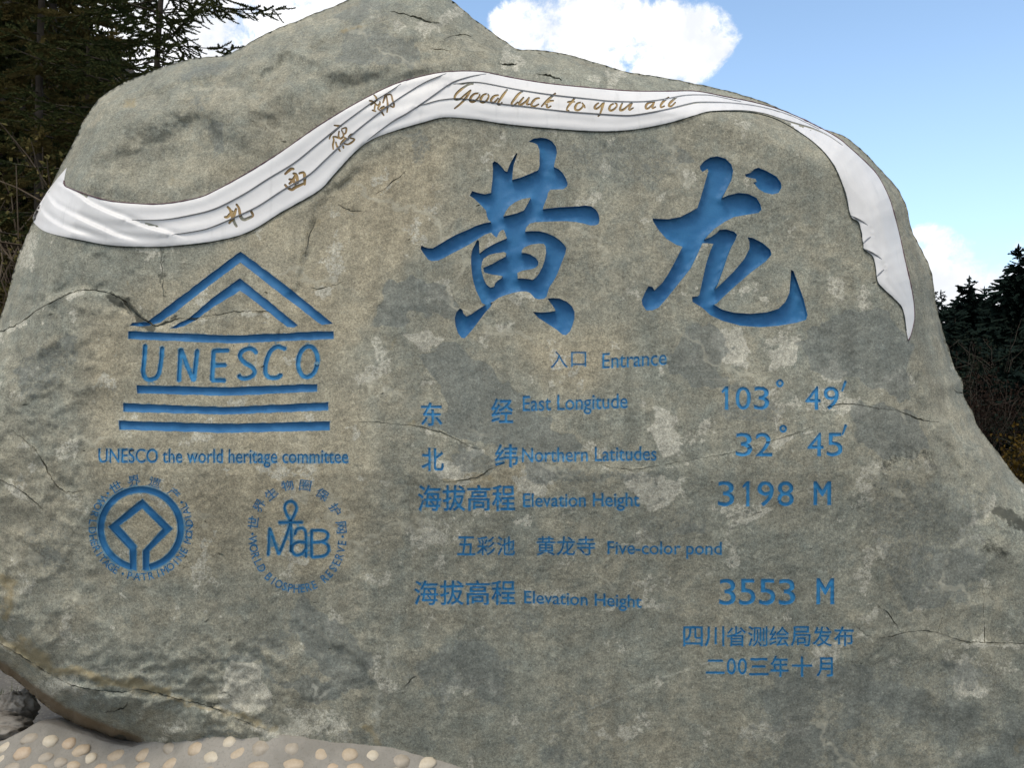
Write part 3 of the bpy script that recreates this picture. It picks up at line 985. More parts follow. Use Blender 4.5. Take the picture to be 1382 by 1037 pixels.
def carved_mesh(vs, X, tri, smooth_x, depth, style):
    """floor + walls of one carved group; X = surface points of all verts"""
    used, inv = np.unique(tri, return_inverse=True)
    t = inv.reshape(-1, 3)
    e = np.concatenate([t[:, [0, 1]], t[:, [1, 2]], t[:, [2, 0]]])
    key = np.minimum(e[:, 0], e[:, 1]) * 10000000 + np.maximum(e[:, 0], e[:, 1])
    uq, first, cnt = np.unique(key, return_index=True, return_counts=True)
    be = e[first[cnt == 1]]
    bd = np.zeros(len(used), bool)
    bd[be.ravel()] = True
    p2 = vs[used]
    dd = np.zeros(len(used))
    if style == 'deep' or style == 'mid':
        kd = KDTree(int(bd.sum()))
        for i, j in enumerate(np.nonzero(bd)[0]):
            kd.insert((*p2[j], 0), i)
        kd.balance()
        for j in np.nonzero(~bd)[0]:
            dd[j] = kd.find((*p2[j], 0))[2]
        prof = 0.72 + 0.28 * sstep(dd, 0, 9 if style == 'deep' else 4)
    else:
        prof = np.ones(len(used))
    top = X[used]
    flo = (top if smooth_x is None else smooth_x[used]).copy()
    flo[:, 1] += depth * prof + 0.0004 * perlin(p2[:, 0] / 6, p2[:, 1] / 6)
    nb = np.nonzero(bd)[0]
    rim_idx = {j: len(used) + i for i, j in enumerate(nb)}
    # floor verts, then lip verts, then a second ring of floor-edge verts so walls shade crisply
    V = np.vstack([flo, top[nb], flo[nb]])
    a = np.array([rim_idx[i] for i in be[:, 0]])
    b = np.array([rim_idx[i] for i in be[:, 1]])
    n2 = len(nb)
    walls = np.stack([a, b, b + n2, a + n2], 1)
    return V, t, walls


ORG = np.array((0.0, 0.35, 0.0))
BOX = (-110, -40, 1545, 1150)
print('triangulating boulder')
vs, tr = triangulate(OUTL, [s for g in CARVE for s in g['shapes']], 3.2, BOX)
lab = classify(vs, tr, CARVE)
fy = face(vs[:, 0], vs[:, 1])
X = P(vs[:, 0], vs[:, 1], fy)
XS = P(vs[:, 0], vs[:, 1], face(vs[:, 0], vs[:, 1], False))
print('boulder verts', len(vs))

# ---- stains, tone patches and painted hollow shade on the stone, as soft masks per vertex
n = len(vs)
wu = vs[:, 0] + 10 * perlin(vs[:, 0] / 30, vs[:, 1] / 30) + 5 * perlin(vs[:, 0] / 11, vs[:, 1] / 11 + 7)
wv = vs[:, 1] + 10 * perlin(vs[:, 0] / 30 + 9, vs[:, 1] / 30) + 5 * perlin(vs[:, 0] / 11 + 3, vs[:, 1] / 11)
WP = np.stack([wu, wv], 1)


def patch(acc, poly, val=1.0, soft=6.0, warp=True):
    pts = WP if warp else vs
    p = np.asarray(poly, float)
    lo, hi = p.min(0) - soft * 3, p.max(0) + soft * 3
    m = np.nonzero((pts[:, 0] > lo[0]) & (pts[:, 0] < hi[0]) & (pts[:, 1] > lo[1]) & (pts[:, 1] < hi[1]))[0]
    q = pts[m]
    d, _ = seg_dist(q, p, True)
    d = np.where(inside(q, [p]), d, -d)
    acc[m] = np.maximum(acc[m], val * sstep(d, -soft, soft))


def streak(acc, line, wd, val=1.0, warp=True):
    pts = WP if warp else vs
    p = np.asarray(line, float)
    lo, hi = p.min(0) - wd * 2.5, p.max(0) + wd * 2.5
    m = np.nonzero((pts[:, 0] > lo[0]) & (pts[:, 0] < hi[0]) & (pts[:, 1] > lo[1]) & (pts[:, 1] < hi[1]))[0]
    d, _ = seg_dist(pts[m], p)
    acc[m] = np.maximum(acc[m], val * np.exp(-(d / wd) ** 2))


mdark, mlight, mtan, moch, mblk, mpaint, mchalk, mbrown = (np.zeros(n) for _ in range(8))
for poly, val in [([(512, 400), (530, 375), (560, 372), (600, 385), (615, 410), (640, 440), (615, 445), (590, 420), (560, 425), (540, 440), (505, 440)], .9),
             ([(563, 482), (600, 463), (625, 475), (660, 495), (690, 518), (720, 545), (745, 575), (790, 602), (760, 618), (700, 604), (660, 602), (610, 588), (575, 572), (600, 555), (600, 525), (580, 510)], 1.),
             ([(930, 440), (960, 436), (988, 470), (970, 500), (1002, 522), (940, 527), (908, 505), (900, 480)], .8), ([(1090, 440), (1140, 418), (1200, 418), (1230, 470), (1232, 545), (1180, 522), (1100, 502), (1078, 460)], .75),
             ([(1150, 542), (1230, 552), (1262, 612), (1200, 625), (1158, 592)], .7), ([(285, 892), (345, 880), (360, 905), (400, 925), (478, 905), (492, 925), (450, 952), (410, 945), (350, 890)], .8),
             ([(400, 800), (470, 850), (505, 880), (500, 930), (440, 905), (390, 850)], .6), ([(880, 330), (930, 290), (905, 360)], .4), ([(750, 190), (900, 185), (940, 215), (880, 260), (800, 240)], .45), ([(540, 180), (575, 170), (585, 200), (555, 230)], .5),
             ([(1020, 520), (1060, 560), (1010, 575), (960, 560)], .5), ([(860, 700), (940, 680), (950, 720), (870, 730)], .45), ([(1180, 640), (1330, 660), (1330, 800), (1230, 830), (1180, 740)], .45),
             ([(690, 600), (760, 630), (900, 640), (880, 655), (720, 650)], .5), ([(600, 610), (640, 600), (680, 625), (640, 650)], .6), ([(460, 40), (560, 50), (570, 85), (500, 90), (450, 80)], .6),
             ([(205, 190), (225, 140), (262, 128), (290, 155), (270, 175), (235, 180)], .3), ([(280, 160), (300, 165), (306, 205), (286, 215)], .35), ([(1080, 880), (1180, 900), (1300, 890), (1382, 930), (1382, 1060), (1050, 1060)], .4),  # first two: shade of the upper-left hollow, put into the colour
             ([(30, 480), (90, 450), (110, 470), (60, 540), (20, 540)], .5), ([(30, 700), (80, 700), (120, 740), (70, 790), (30, 760)], .4), ([(560, 890), (640, 860), (700, 900), (660, 960), (590, 960)], .3)]:
    patch(mdark, poly, val, 4.5)
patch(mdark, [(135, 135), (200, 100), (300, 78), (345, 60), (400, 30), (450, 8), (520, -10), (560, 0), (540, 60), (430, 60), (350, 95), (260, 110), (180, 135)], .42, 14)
for poly, val in [([(960, 448), (1000, 443), (1016, 475), (1000, 502), (975, 490)], .9), ([(1038, 472), (1080, 458), (1072, 490), (1045, 502)], .8), ([(880, 555), (910, 560), (922, 600), (895, 612), (878, 582)], .9), ([(540, 452), (580, 440), (605, 460), (565, 478)], .7),
             ([(585, 622), (640, 608), (632, 640), (590, 655)], .9), ([(690, 640), (742, 640), (730, 672), (700, 668)], .7), ([(308, 890), (345, 898), (368, 940), (352, 965), (292, 962), (300, 920)], .8), ([(845, 640), (900, 645), (925, 668), (880, 690), (850, 660)], .7), ([(1120, 480), (1150, 500), (1135, 515), (1105, 510)], .6),
             ([(380, 950), (470, 960), (480, 1000), (390, 995)], .5), ([(1100, 520), (1180, 540), (1140, 560), (1080, 550)], .5), ([(560, 690), (640, 700), (620, 740), (575, 730)], .4), ([(1090, 840), (1180, 920), (1130, 960), (1060, 900)], .25), ([(1280, 680), (1330, 700), (1330, 780), (1290, 780)], .4), ([(1300, 880), (1370, 890), (1350, 960), (1290, 930)], .4)]:
    patch(mlight, poly, val, 5)
for poly, val in [([(110, 420), (560, 180), (640, 170), (560, 360), (480, 480), (520, 620), (470, 780), (200, 800), (110, 620)], .65), ([(690, 440), (860, 420), (880, 480), (780, 540), (700, 500)], .7), ([(600, 640), (700, 610), (760, 660), (640, 690)], .8),
             ([(1180, 300), (1230, 420), (1290, 560), (1270, 600), (1230, 500)], .8), ([(500, 900), (560, 880), (570, 990), (500, 1010)], .6), ([(1100, 480), (1240, 500), (1300, 640), (1250, 660)], .5), ([(140, 230), (320, 250), (420, 170), (430, 120), (330, 200)], .6),
             ([(0, 560), (110, 640), (90, 820), (-40, 860)], .4), ([(830, 640), (1000, 700), (960, 800), (880, 720)], .5), ([(640, 180), (760, 200), (750, 240), (640, 230)], .6), ([(1140, 900), (1200, 960), (1180, 1040), (1000, 1040), (1020, 930)], .35), ([(150, 940), (330, 960), (330, 1000), (180, 1000)], .7)]:
    patch(mtan, poly, val, 40)
for ln, wd, val in [([(0, 862), (40, 880), (60, 897), (90, 910), (140, 916), (180, 924), (225, 936)], 11, 1.), ([(230, 945), (300, 960), (370, 985)], 5, .8), ([(0, 780), (15, 790), (5, 830)], 9, .9), ([(20, 880), (45, 870)], 6, .7), ([(495, 990), (512, 1000)], 8, .8), ([(470, 985), (478, 975)], 5, .6), ([(600, 652), (660, 640)], 5, .6),
                ([(553, 570), (556, 575)], 6, .7), ([(532, 460), (528, 470)], 6, .6), ([(172, 379), (174, 381)], 4, .8), ([(165, 140), (182, 137)], 7, .8), ([(260, 118), (275, 115)], 6, .5), ([(228, 240), (235, 246)], 7, .5), ([(465, 43), (492, 40)], 5, .9), ([(325, 650), (335, 655)], 5, .3), ([(1000, 700), (1010, 720)], 6, .3), ([(1380, 1000), (1370, 1020)], 8, .6), ([(855, 780), (870, 785)], 5, .5), ([(400, 380), (415, 330), (430, 296)], 6, .5)]:
    streak(moch, ln, wd, val)
for ln, wd, val in [([(150, 398), (178, 420), (208, 440)], 7, 1.0), ([(217, 335), (219, 370), (221, 398)], 5, .55), ([(225, 437), (240, 432)], 4, .8), ([(1200, 625), (1235, 612), (1265, 632)], 16, .55), ([(1240, 650), (1280, 640)], 12, .4), ([(1345, 690), (1382, 712)], 9, 1.0), ([(1330, 740), (1355, 745)], 14, .6), ([(1180, 640), (1195, 660)], 10, .5),
                ([(0, 440), (40, 420)], 3, .4), ([(230, 960), (300, 990)], 8, .3), ([(420, 60), (470, 45)], 8, .4), ([(1215, 650), (1250, 700)], 14, .35), ([(150, 1000), (175, 1006)], 5, .8), ([(300, 935), (312, 940)], 4, .7), ([(280, 948), (290, 952)], 4, .9)]:
    streak(mblk, ln, wd, val)
for ln, wd, val in [([(75, 870), (105, 872), (150, 880)], 3, .6), ([(120, 905), (180, 895), (215, 880), (250, 850)], 3, .6), ([(392, 921), (405, 917), (414, 924)], 3, .5), ([(420, 926), (428, 938), (440, 934)], 4, .75), ([(432, 948), (440, 962), (436, 972)], 4, .5), ([(425, 930), (432, 946)], 3, .6), ([(500, 560), (540, 450)], 4, .0), ([(1082, 760), (1000, 800)], 3, .0), ([(680, 1020), (780, 965), (880, 920), (1000, 880)], 3, .62),
                ([(800, 980), (880, 965), (1000, 940)], 2.5, .55), ([(1060, 600), (1160, 690), (1200, 740)], 2, .6), ([(700, 560), (780, 610), (850, 700)], 2, .5), ([(990, 760), (1060, 800), (1100, 850)], 2, .6), ([(430, 700), (520, 640), (560, 560)], 2, .5), ([(560, 455), (590, 458)], 5, .5), ([(225, 333), (300, 335)], 4, .5), ([(800, 420), (870, 440)], 2, .3), ([(505, 1000), (515, 930), (520, 870)], 8, .6), ([(545, 960), (556, 900)], 6, .5), ([(585, 960), (590, 880)], 5, .45), ([(880, 590), (930, 640)], 2.5, .5), ([(560, 740), (700, 690), (760, 640)], 2.5, .4), ([(1100, 560), (1250, 690)], 2.5, .35), ([(345, 515), (345, 490), (346, 475)], 2.2, .9), ([(375, 585), (385, 580)], 5, .9), ([(840, 735), (890, 738)], 2.5, .8)]:
    if val:
        streak(mchalk, ln, wd, val, warp=wd > 3.5)
for c_, w_ in CR_STAIN_LIP:
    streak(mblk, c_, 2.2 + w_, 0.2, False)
    streak(mlight, c_ + (0, 4.5), 3.0, 0.42, False)  # paler band just below each crack
streak(mbrown, [(-20, 897), (0, 910), (40, 940), (80, 968), (130, 990), (180, 1008)], 14, 2.0, False)
streak(mbrown, [(380, 1005), (470, 1010), (560, 1020)], 6, .4, False)
mgrey = np.maximum(sstep(vs[:, 1], 190, 70), sstep(vs[:, 0], 700, 1100) * 0.5)
mtan -= 0.5 * mgrey
mtan += 0.22 * fbm(vs[:, 0] / 160, vs[:, 1] / 160, 3, .5, 70)
mdark += 0.42 * sstep(vs[:, 1], 720, 940) * sstep(fbm(vs[:, 0] / 140, vs[:, 1] / 110, 4, .55, 290), -0.35, 0.45)  # darker in broken patches towards the bottom
mtan -= 0.35 * sstep(vs[:, 1], 700, 900)
mdark += 0.24 * sstep(fbm(vs[:, 0] / 110, vs[:, 1] / 90, 4, .55, 90), 0.25, 0.6)
mlight += 0.52 * (1 - 0.85 * sstep(vs[:, 1], 300, 240) * sstep(vs[:, 0], 480, 420)) * sstep(fbm(vs[:, 0] / 60, vs[:, 1] / 60, 4, .6, 120), 0.25, 0.7)

# paint that spread over the lips of the letters
cpts = []
chal = []
for g in CARVE:
    if g['halo'] > 0:
        for sh in g['shapes']:
            for l in sh:
                q = resample(l, 1.2, True)
                cpts.append(q)
                chal.append(np.full(len(q), g['halo']))
cpts = np.vstack(cpts)
chal = np.concatenate(chal)
kd = KDTree(len(cpts))
for i, p in enumerate(cpts):
    kd.insert((p[0], p[1], 0), i)
kd.balance()
ras = np.zeros((160, 220), bool)
ci = np.clip(((cpts - (-110, -40)) / 8).astype(int), 0, None)
for dx in (-1, 0, 1):
    for dy in (-1, 0, 1):
        ras[np.clip(ci[:, 1] + dy, 0, 159), np.clip(ci[:, 0] + dx, 0, 219)] = True
vi = ((vs - (-110, -40)) / 8).astype(int)
near = np.nonzero(ras[np.clip(vi[:, 1], 0, 159), np.clip(vi[:, 0], 0, 219)])[0]
for j in near:
    _, i, d = kd.find((vs[j, 0], vs[j, 1], 0))
    mpaint[j] = chal[i] * max(0.0, 1 - d / 3.2)

rock_attrs = np.stack([mdark, mlight, mtan, moch], 1), np.stack([mblk, mpaint, mchalk, mbrown], 1)

# ---------------------------------------------------------------- materials
m_rock, t, b = mat('weathered_stone')
tc = t.add('ShaderNodeTexCoord').outputs['Object']
at1 = t.add('ShaderNodeAttribute', attribute_name='stain_shade_a')
at2 = t.add('ShaderNodeAttribute', attribute_name='stain_b')
s1_ = t.add('ShaderNodeSeparateColor')
s2_ = t.add('ShaderNodeSeparateColor')
t.l.new(at1.outputs['Color'], s1_.inputs[0])
t.l.new(at2.outputs['Color'], s2_.inputs[0])
DK, LT, TN, OC = s1_.outputs[0], s1_.outputs[1], s1_.outputs[2], at1.outputs['Alpha']
BK, PT, CH, BR = s2_.outputs[0], s2_.outputs[1], s2_.outputs[2], at2.outputs['Alpha']
n_big = t.noise(tc, 2.2, 5, 0.6, 0.3)
n_mid = t.noise(tc, 11, 6, 0.65, 0.2)
n_fine = t.noise(tc, 60, 4, 0.7)
n_gr = t.noise(tc, 190, 3, 0.75)
n_gr2 = t.noise(tc, 95, 2, 0.6)


def jag(x, amp=0.8, lo=0.42, hi=0.58, nz=None):
    return t.ramp(t.math('ADD', x, t.math('MULTIPLY', t.math('SUBTRACT', nz or n_fine, 0.5), amp)), lo, hi)


c = t.mix(t.ramp(n_big, 0.35, 0.65), (0.225, 0.218, 0.180), (0.285, 0.258, 0.200))
c = t.mix(t.ramp(n_mid, 0.40, 0.68, 0, 0.6), c, (0.170, 0.180, 0.160))
c = t.mix(t.math('MULTIPLY', t.ramp(t.math('ADD', TN, t.math('MULTIPLY', t.math('SUBTRACT', n_mid, 0.5), 0.9)), 0.15, 0.9), 0.75), c, (0.36, 0.30, 0.21))
lt = t.math('MULTIPLY', jag(LT, 1.2, 0.38, 0.56), 0.8)
c = t.mix(lt, c, (0.42, 0.39, 0.33))
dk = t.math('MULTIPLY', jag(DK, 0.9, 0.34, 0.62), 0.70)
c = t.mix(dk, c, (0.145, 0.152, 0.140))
# crystals and dark grains
gr = t.ramp(n_gr, 0.30, 0.72, 0.72, 1.28, smooth=False)
c = t.mix(1.0, c, t.mix(dk, gr, t.ramp(n_gr, 0.30, 0.72, 0.86, 1.12, smooth=False)), 'MULTIPLY')
gr2 = t.ramp(n_gr2, 0.3, 0.7, 0.76, 1.24, smooth=False)
c = t.mix(1.0, c, t.ramp(t.noise(tc, 28, 5, 0.7, 0.3), 0.3, 0.7, 0.86, 1.12, smooth=False), 'MULTIPLY')
c = t.mix(1.0, c, t.ramp(t.noise(tc, 5.5, 6, 0.65, 0.5), 0.3, 0.7, 0.80, 1.16, smooth=False), 'MULTIPLY')
c = t.mix(1.0, c, gr2, 'MULTIPLY')
pits = t.math('MULTIPLY', t.ramp(t.noise(tc, 130, 2, 0.6), 0.66, 0.73), t.ramp(n_mid, 0.40, 0.60))
c = t.mix(t.math('MULTIPLY', pits, t.math('SUBTRACT', 0.85, t.math('MULTIPLY', dk, 0.6))), c, (0.05, 0.048, 0.04))
spk = t.math('MULTIPLY', t.ramp(t.noise(tc, 160, 1, 0.5), 0.71, 0.76), 0.55)
c = t.mix(spk, c, (0.52, 0.49, 0.42))
# pale hairline veins
vein = t.add('ShaderNodeTexWave', wave_type='BANDS', bands_direction='DIAGONAL')
t.put(vein.inputs['Vector'], tc)
for k_, v_ in (('Scale', 0.8), ('Distortion', 9.0), ('Detail', 5.0), ('Detail Scale', 1.3), ('Detail Roughness', 0.62)):
    vein.inputs[k_].default_value = v_
vn = t.math('MULTIPLY', t.ramp(vein.outputs['Fac'], 0.985, 0.999), t.ramp(n_big, 0.48, 0.62, 0, 0.45))
c = t.mix(vn, c, (0.40, 0.37, 0.30))
mp = t.add('ShaderNodeMapping')
t.put(mp.inputs[0], tc)
mp.inputs['Rotation'].default_value = (0, R(38), 0)
mp.inputs['Scale'].default_value = (3.0, 20.0, 60.0)
scr = t.math('MULTIPLY', t.ramp(t.noise(mp.outputs[0], 1.0, 4, 0.6), 0.66, 0.74), t.ramp(n_big, 0.42, 0.60, 0, 0.38))
c = t.mix(scr, c, (0.42, 0.39, 0.33))
mp2 = t.add('ShaderNodeMapping')
t.put(mp2.inputs[0], tc)
mp2.inputs['Scale'].default_value = (16.0, 8.0, 1.6)
run = t.noise(mp2.outputs[0], 1.0, 5, 0.6, 0.6)
c = t.mix(1.0, c, t.ramp(run, 0.3, 0.7, 0.86, 1.12, smooth=False), 'MULTIPLY')
c = t.mix(t.math('MULTIPLY', jag(CH, 0.9, 0.40, 0.75), 0.55), c, (0.46, 0.44, 0.38))
c = t.mix(t.math('MULTIPLY', jag(OC, 1.2, 0.30, 1.0), 0.62), c, (0.27, 0.205, 0.105))
c = t.mix(t.math('MULTIPLY', jag(BR, 1.0, 0.25, 0.9), 0.8), c, (0.135, 0.085, 0.045))
c = t.mix(t.math('MULTIPLY', jag(BK, 1.2, 0.38, 0.72), 0.85), c, (0.045, 0.045, 0.036))
c = t.mix(1.0, c, (1.02, 1.035, 0.985), 'MULTIPLY')
pt = t.math('MULTIPLY', t.ramp(t.math('ADD', PT, t.math('MULTIPLY', t.math('SUBTRACT', n_fine, 0.5), 0.9)), 0.34, 0.85), 0.85)
c = t.mix(pt, c, (0.070, 0.195, 0.290))
t.put(b.inputs['Base Color'], c)
t.put(b.inputs['Roughness'], t.mix(dk, (0.88, 0.88, 0.88), (0.70, 0.70, 0.70)))
b.inputs['Specular IOR Level'].default_value = 0.25
hh = t.math('ADD', t.math('MULTIPLY', n_gr, 0.55), t.math('ADD', t.math('MULTIPLY', n_fine, 1.0), t.math('MULTIPLY', pits, -0.8)))
b1 = t.bump(hh, 0.55, 0.004)
vw = t.add('ShaderNodeVectorMath', operation='ADD')
t.put(vw.inputs[0], tc)
sc_ = t.add('ShaderNodeVectorMath', operation='SCALE')
t.put(sc_.inputs[0], t.noise(tc, 9, 4, 0.6, col=True))
sc_.inputs['Scale'].default_value = 0.16
t.l.new(sc_.outputs[0], vw.inputs[1])
fr_ = t.voro(vw.outputs[0], 13)
fr2_ = t.voro(vw.outputs[0], 31)
chipm = t.math('MULTIPLY', t.ramp(t.noise(tc, 3.1, 4, 0.6), 0.46, 0.60), t.math('SUBTRACT', 1.0, dk))
chh = t.math('MULTIPLY', t.math('ADD', fr_, t.math('MULTIPLY', fr2_, 0.45)), chipm)
b1 = t.bump(chh, 0.30, 0.012, b1)
b2 = t.bump(n_mid, 0.35, 0.008, b1)
t.put(b.inputs['Normal'], b2)


def paint_mat(name, c0, c1, c2, rough=0.55, grain=40):
    m, t, b = mat(name)
    tc = t.add('ShaderNodeTexCoord').outputs['Object']
    n1 = t.noise(tc, 9, 5, 0.6)
    n2 = t.noise(tc, grain * 3, 4, 0.7)
    c = t.mix(t.ramp(n1, 0.3, 0.7), c0, c1)
    c = t.mix(t.ramp(n2, 0.52, 0.75, 0, 0.7), c, c2)
    t.put(b.inputs['Base Color'], c)
    t.put(b.inputs['Roughness'], t.ramp(n2, 0.3, 0.7, rough - 0.1, rough + 0.15))
    t.put(b.inputs['Normal'], t.bump(n2, 0.5, 0.002))
    b.inputs['Specular IOR Level'].default_value = 0.3
    return m


m_blue = paint_mat('blue_paint', (0.018, 0.120, 0.270), (0.026, 0.145, 0.305), (0.038, 0.130, 0.235))
m_blue2 = paint_mat('thin_blue_paint', (0.028, 0.190, 0.385), (0.042, 0.230, 0.430), (0.095, 0.225, 0.310), grain=70)
m_gold = paint_mat('gold_paint', (0.33, 0.22, 0.075), (0.22, 0.13, 0.05), (0.09, 0.05, 0.02), 0.45)
m_groove = paint_mat('groove_shade_paint', (0.36, 0.36, 0.37), (0.46, 0.46, 0.465), (0.27, 0.27, 0.28))  # grey put into the fold grooves as crease shade
m_edge_red = paint_mat('maroon_line_paint', (0.06, 0.018, 0.028), (0.09, 0.03, 0.045), (0.2, 0.12, 0.13))
m_edge_green = paint_mat('dark_green_line_paint', (0.02, 0.03, 0.025), (0.04, 0.05, 0.045), (0.12, 0.12, 0.11))

m_white, t, b = mat('white_gloss_paint')
tc = t.add('ShaderNodeTexCoord').outputs['Object']
nb_ = t.noise(tc, 3.0, 5, 0.6)
mpr = t.add('ShaderNodeMapping')
t.put(mpr.inputs[0], tc)
mpr.inputs['Scale'].default_value = (22.0, 8.0, 3.0)
run_ = t.noise(mpr.outputs[0], 1.0, 5, 0.62)
chip = t.noise(tc, 26, 6, 0.72)
nf_ = t.noise(tc, 45, 5, 0.65)
c = t.mix(t.ramp(nb_, 0.3, 0.7), (0.60, 0.578, 0.553), (0.66, 0.637, 0.612))
c = t.mix(t.ramp(nf_, 0.60, 0.80, 0, 0.30), c, (0.42, 0.42, 0.40))
c = t.mix(t.ramp(run_, 0.54, 0.76, 0, 0.30), c, (0.36, 0.35, 0.33))
c = t.mix(t.ramp(chip, 0.735, 0.755, 0, 0.75), c, (0.23, 0.225, 0.195))
t.put(b.inputs['Base Color'], c)
b.inputs['Roughness'].default_value = 0.42
b.inputs['Specular IOR Level'].default_value = 0.35
t.put(b.inputs['Normal'], t.bump(t.noise(tc, 16, 3, 0.5), 0.18, 0.008))

# ---------------------------------------------------------------- the boulder
base_tri = tr[lab == -1]
crack_ids = [i for i, g in enumerate(CARVE) if g['par'] == 'rock']
Vp = [X]
Fp = [base_tri]
Wp = []
a1, a2 = [rock_attrs[0]], [rock_attrs[1]]
off = len(X)
for i in crack_ids:
    tri = tr[lab == i]
    if not len(tri):
        continue
    g = CARVE[i]
    V, F, Wl = carved_mesh(vs, X, tri, None, g['depth'], 'crack')
    Vp.append(V)
    Fp.append(F + off)
    Wp.append(Wl + off)
    used = np.unique(tri)
    k = len(V)
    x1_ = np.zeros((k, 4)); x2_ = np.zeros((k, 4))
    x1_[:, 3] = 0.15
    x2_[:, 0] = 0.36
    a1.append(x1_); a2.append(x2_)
    off += k
# sides and back: rings shrinking behind the outline
cen = np.array((700.0, 600.0))
m0 = len(OUTL)
kdt = KDTree(len(vs))
for i, p in enumerate(vs):
    kdt.insert((p[0], p[1], 0), i)
kdt.balance()
ring0 = np.array([kdt.find((p[0], p[1], 0))[1] for p in OUTL])
prev = ring0
rings = [(0.996, 0.10), (0.975, 0.30), (0.93, 0.55), (0.85, 0.78), (0.70, 0.98), (0.45, 1.12), (0.2, 1.18)]
fo = fy[ring0]
for s, dy in rings:
    q = cen + (OUTL - cen) * s
    yy = fo + dy + (0.03 * fbm(OUTL[:, 0] / 60 + dy * 3, OUTL[:, 1] / 60, 3)) * min(1, dy * 3)
    yy = yy * s + (0.2 + dy) * (1 - s)
    Q = P(q[:, 0], q[:, 1], yy)
    Vp.append(Q)
    idx = np.arange(m0) + off
    Fp.append(np.concatenate([np.stack([prev, np.roll(prev, -1), np.roll(idx, -1)], 1), np.stack([prev, np.roll(idx, -1), idx], 1)])[:, ::-1])
    z4 = np.zeros((m0, 4)); z4[:, 2] = 0.3
    a1.append(z4); a2.append(np.zeros((m0, 4)))
    prev = idx
    off += m0
cq = P(np.array([cen[0]]), np.array([cen[1]]), np.array([1.45]))
Vp.append(cq)
Fp.append(np.stack([prev, np.roll(prev, -1), np.full(m0, off)], 1)[:, ::-1])
a1.append(np.zeros((1, 4))); a2.append(np.zeros((1, 4)))
V = np.vstack(Vp) - ORG
tris = np.concatenate(Fp)
tris = tris[(tris[:, 0] != tris[:, 1]) & (tris[:, 1] != tris[:, 2]) & (tris[:, 0] != tris[:, 2])]
boulder = mesh_obj('inscribed_boulder', V, [tris, np.concatenate(Wp)], m_rock, loc=ORG, attrs={'stain_shade_a': np.vstack(a1), 'stain_b': np.vstack(a2)})
tag(boulder, 'huge grey-green boulder with blue carved inscriptions and a white ribbon, standing on pebbled cement', 'boulder')

# carved parts
groups = {}


def part_empty(name, label=None):
    e = empty(name, (0, 0, 0))
    e.parent = boulder
    if label:
        e['label'] = label
    return e


groups['temple'] = part_empty('temple_emblem', 'blue carved temple of five bars and a gabled roof above six letters')
groups['committee'] = part_empty('inscription_line', 'blue carved line about the heritage committee under the temple emblem')
groups['heritage'] = part_empty('heritage_emblem', 'blue carved ring round a diamond, with lettering round its rim')
groups['biosphere'] = part_empty('biosphere_emblem', 'blue carved letters and looped cross inside a circle of lettering')
for i, (lab_, _) in enumerate(LINES):
    groups[('line', i)] = part_empty('inscription_line', lab_)
for i, g in enumerate(CARVE):
    if g['par'] == 'rock':
        continue
    tri = tr[lab == i]
    if not len(tri):
        continue
    Vc, F, Wl = carved_mesh(vs, X, tri, XS if g['style'] in ('deep', 'mid') else None, g['depth'], g['style'])
    par = boulder if g['par'] is None else groups[g['par']]
    o = mesh_obj(g['name'], Vc - ORG, [F, Wl], m_blue if g['style'] in ('deep', 'mid') else m_blue2, par)
    if g['label']:
        o['label'] = g['label']

# ---------------------------------------------------------------- the white ribbon
FOLDS = [  # polyline, groove depth, groove width px, lift of the lower side (m), reach px
    ([(178, 297), (220, 296.5), (255, 291), (290, 282), (329.5, 262), (361, 242), (397, 220), (428, 195), (444, 182), (464, 166), (499.6, 139.7), (523, 125), (541, 113)], .008, 1.6, .004, 14),
    ([(232, 317), (270, 311), (290, 305), (320, 292), (349, 278), (383, 256), (416.5, 236.5), (440, 215), (476, 181), (507.5, 155.5), (531, 137.7), (550, 125), (575, 110), (602, 99)], .008, 1.6, .004, 14),
    ([(495.6, 189.5), (513, 176), (533, 162), (550, 152.5), (575, 136), (600, 118), (613.5, 110), (628, 105), (640.6, 101.8), (656, 99.5)], .008, 1.6, .004, 14),
    ([(612, 113.5), (631, 111), (642, 110.6), (654, 112), (674, 116), (692, 119.6), (711, 123), (741.5, 127.6), (770, 131), (799, 134), (824, 136.6), (861, 137.4), (885, 135.6), (904, 132.5), (918, 129.6), (930, 128.2), (946, 128), (962, 129), (1000, 137)], .008, 1.6, .004, 12),
    ([(565, 143), (585, 136.8), (599, 134), (620, 132.8), (650, 136), (679, 140.5), (711, 144), (741.5, 148), (770, 151), (787, 152.4), (824, 155), (846, 156), (861, 154.7), (883, 151), (904, 146.7), (928, 140.6), (944.5, 138), (980, 138.6), (1007, 141), (1025.5, 144), (1046, 149), (1070, 157), (1105, 174)], .008, 1.6, .004, 12),
    ([(958, 150), (984, 149), (1010, 150), (1033, 154), (1052, 160), (1070.6, 165.5), (1097, 173.5), (1118, 183), (1137, 196)], .008, 1.7, .005, 12),
    ([(1132, 205), (1145, 232), (1160, 257), (1168, 280), (1175, 308)], .002, 4, .004, 12),
    ([(1140, 200), (1162, 230), (1176, 261), (1185, 294), (1191, 323), (1194, 352)], .003, 4, .006, 14),
    ([(1148, 291), (1160, 297), (1171, 304)], .008, 1.6, .004, 8), ([(1165, 329), (1170, 324), (1175, 320)], .007, 1.6, .003, 6), ([(1166, 336), (1178, 342), (1190, 350)], .008, 1.6, .004, 8), ([(1183, 374), (1188, 369), (1193, 364)], .007, 1.6, .003, 6),
]
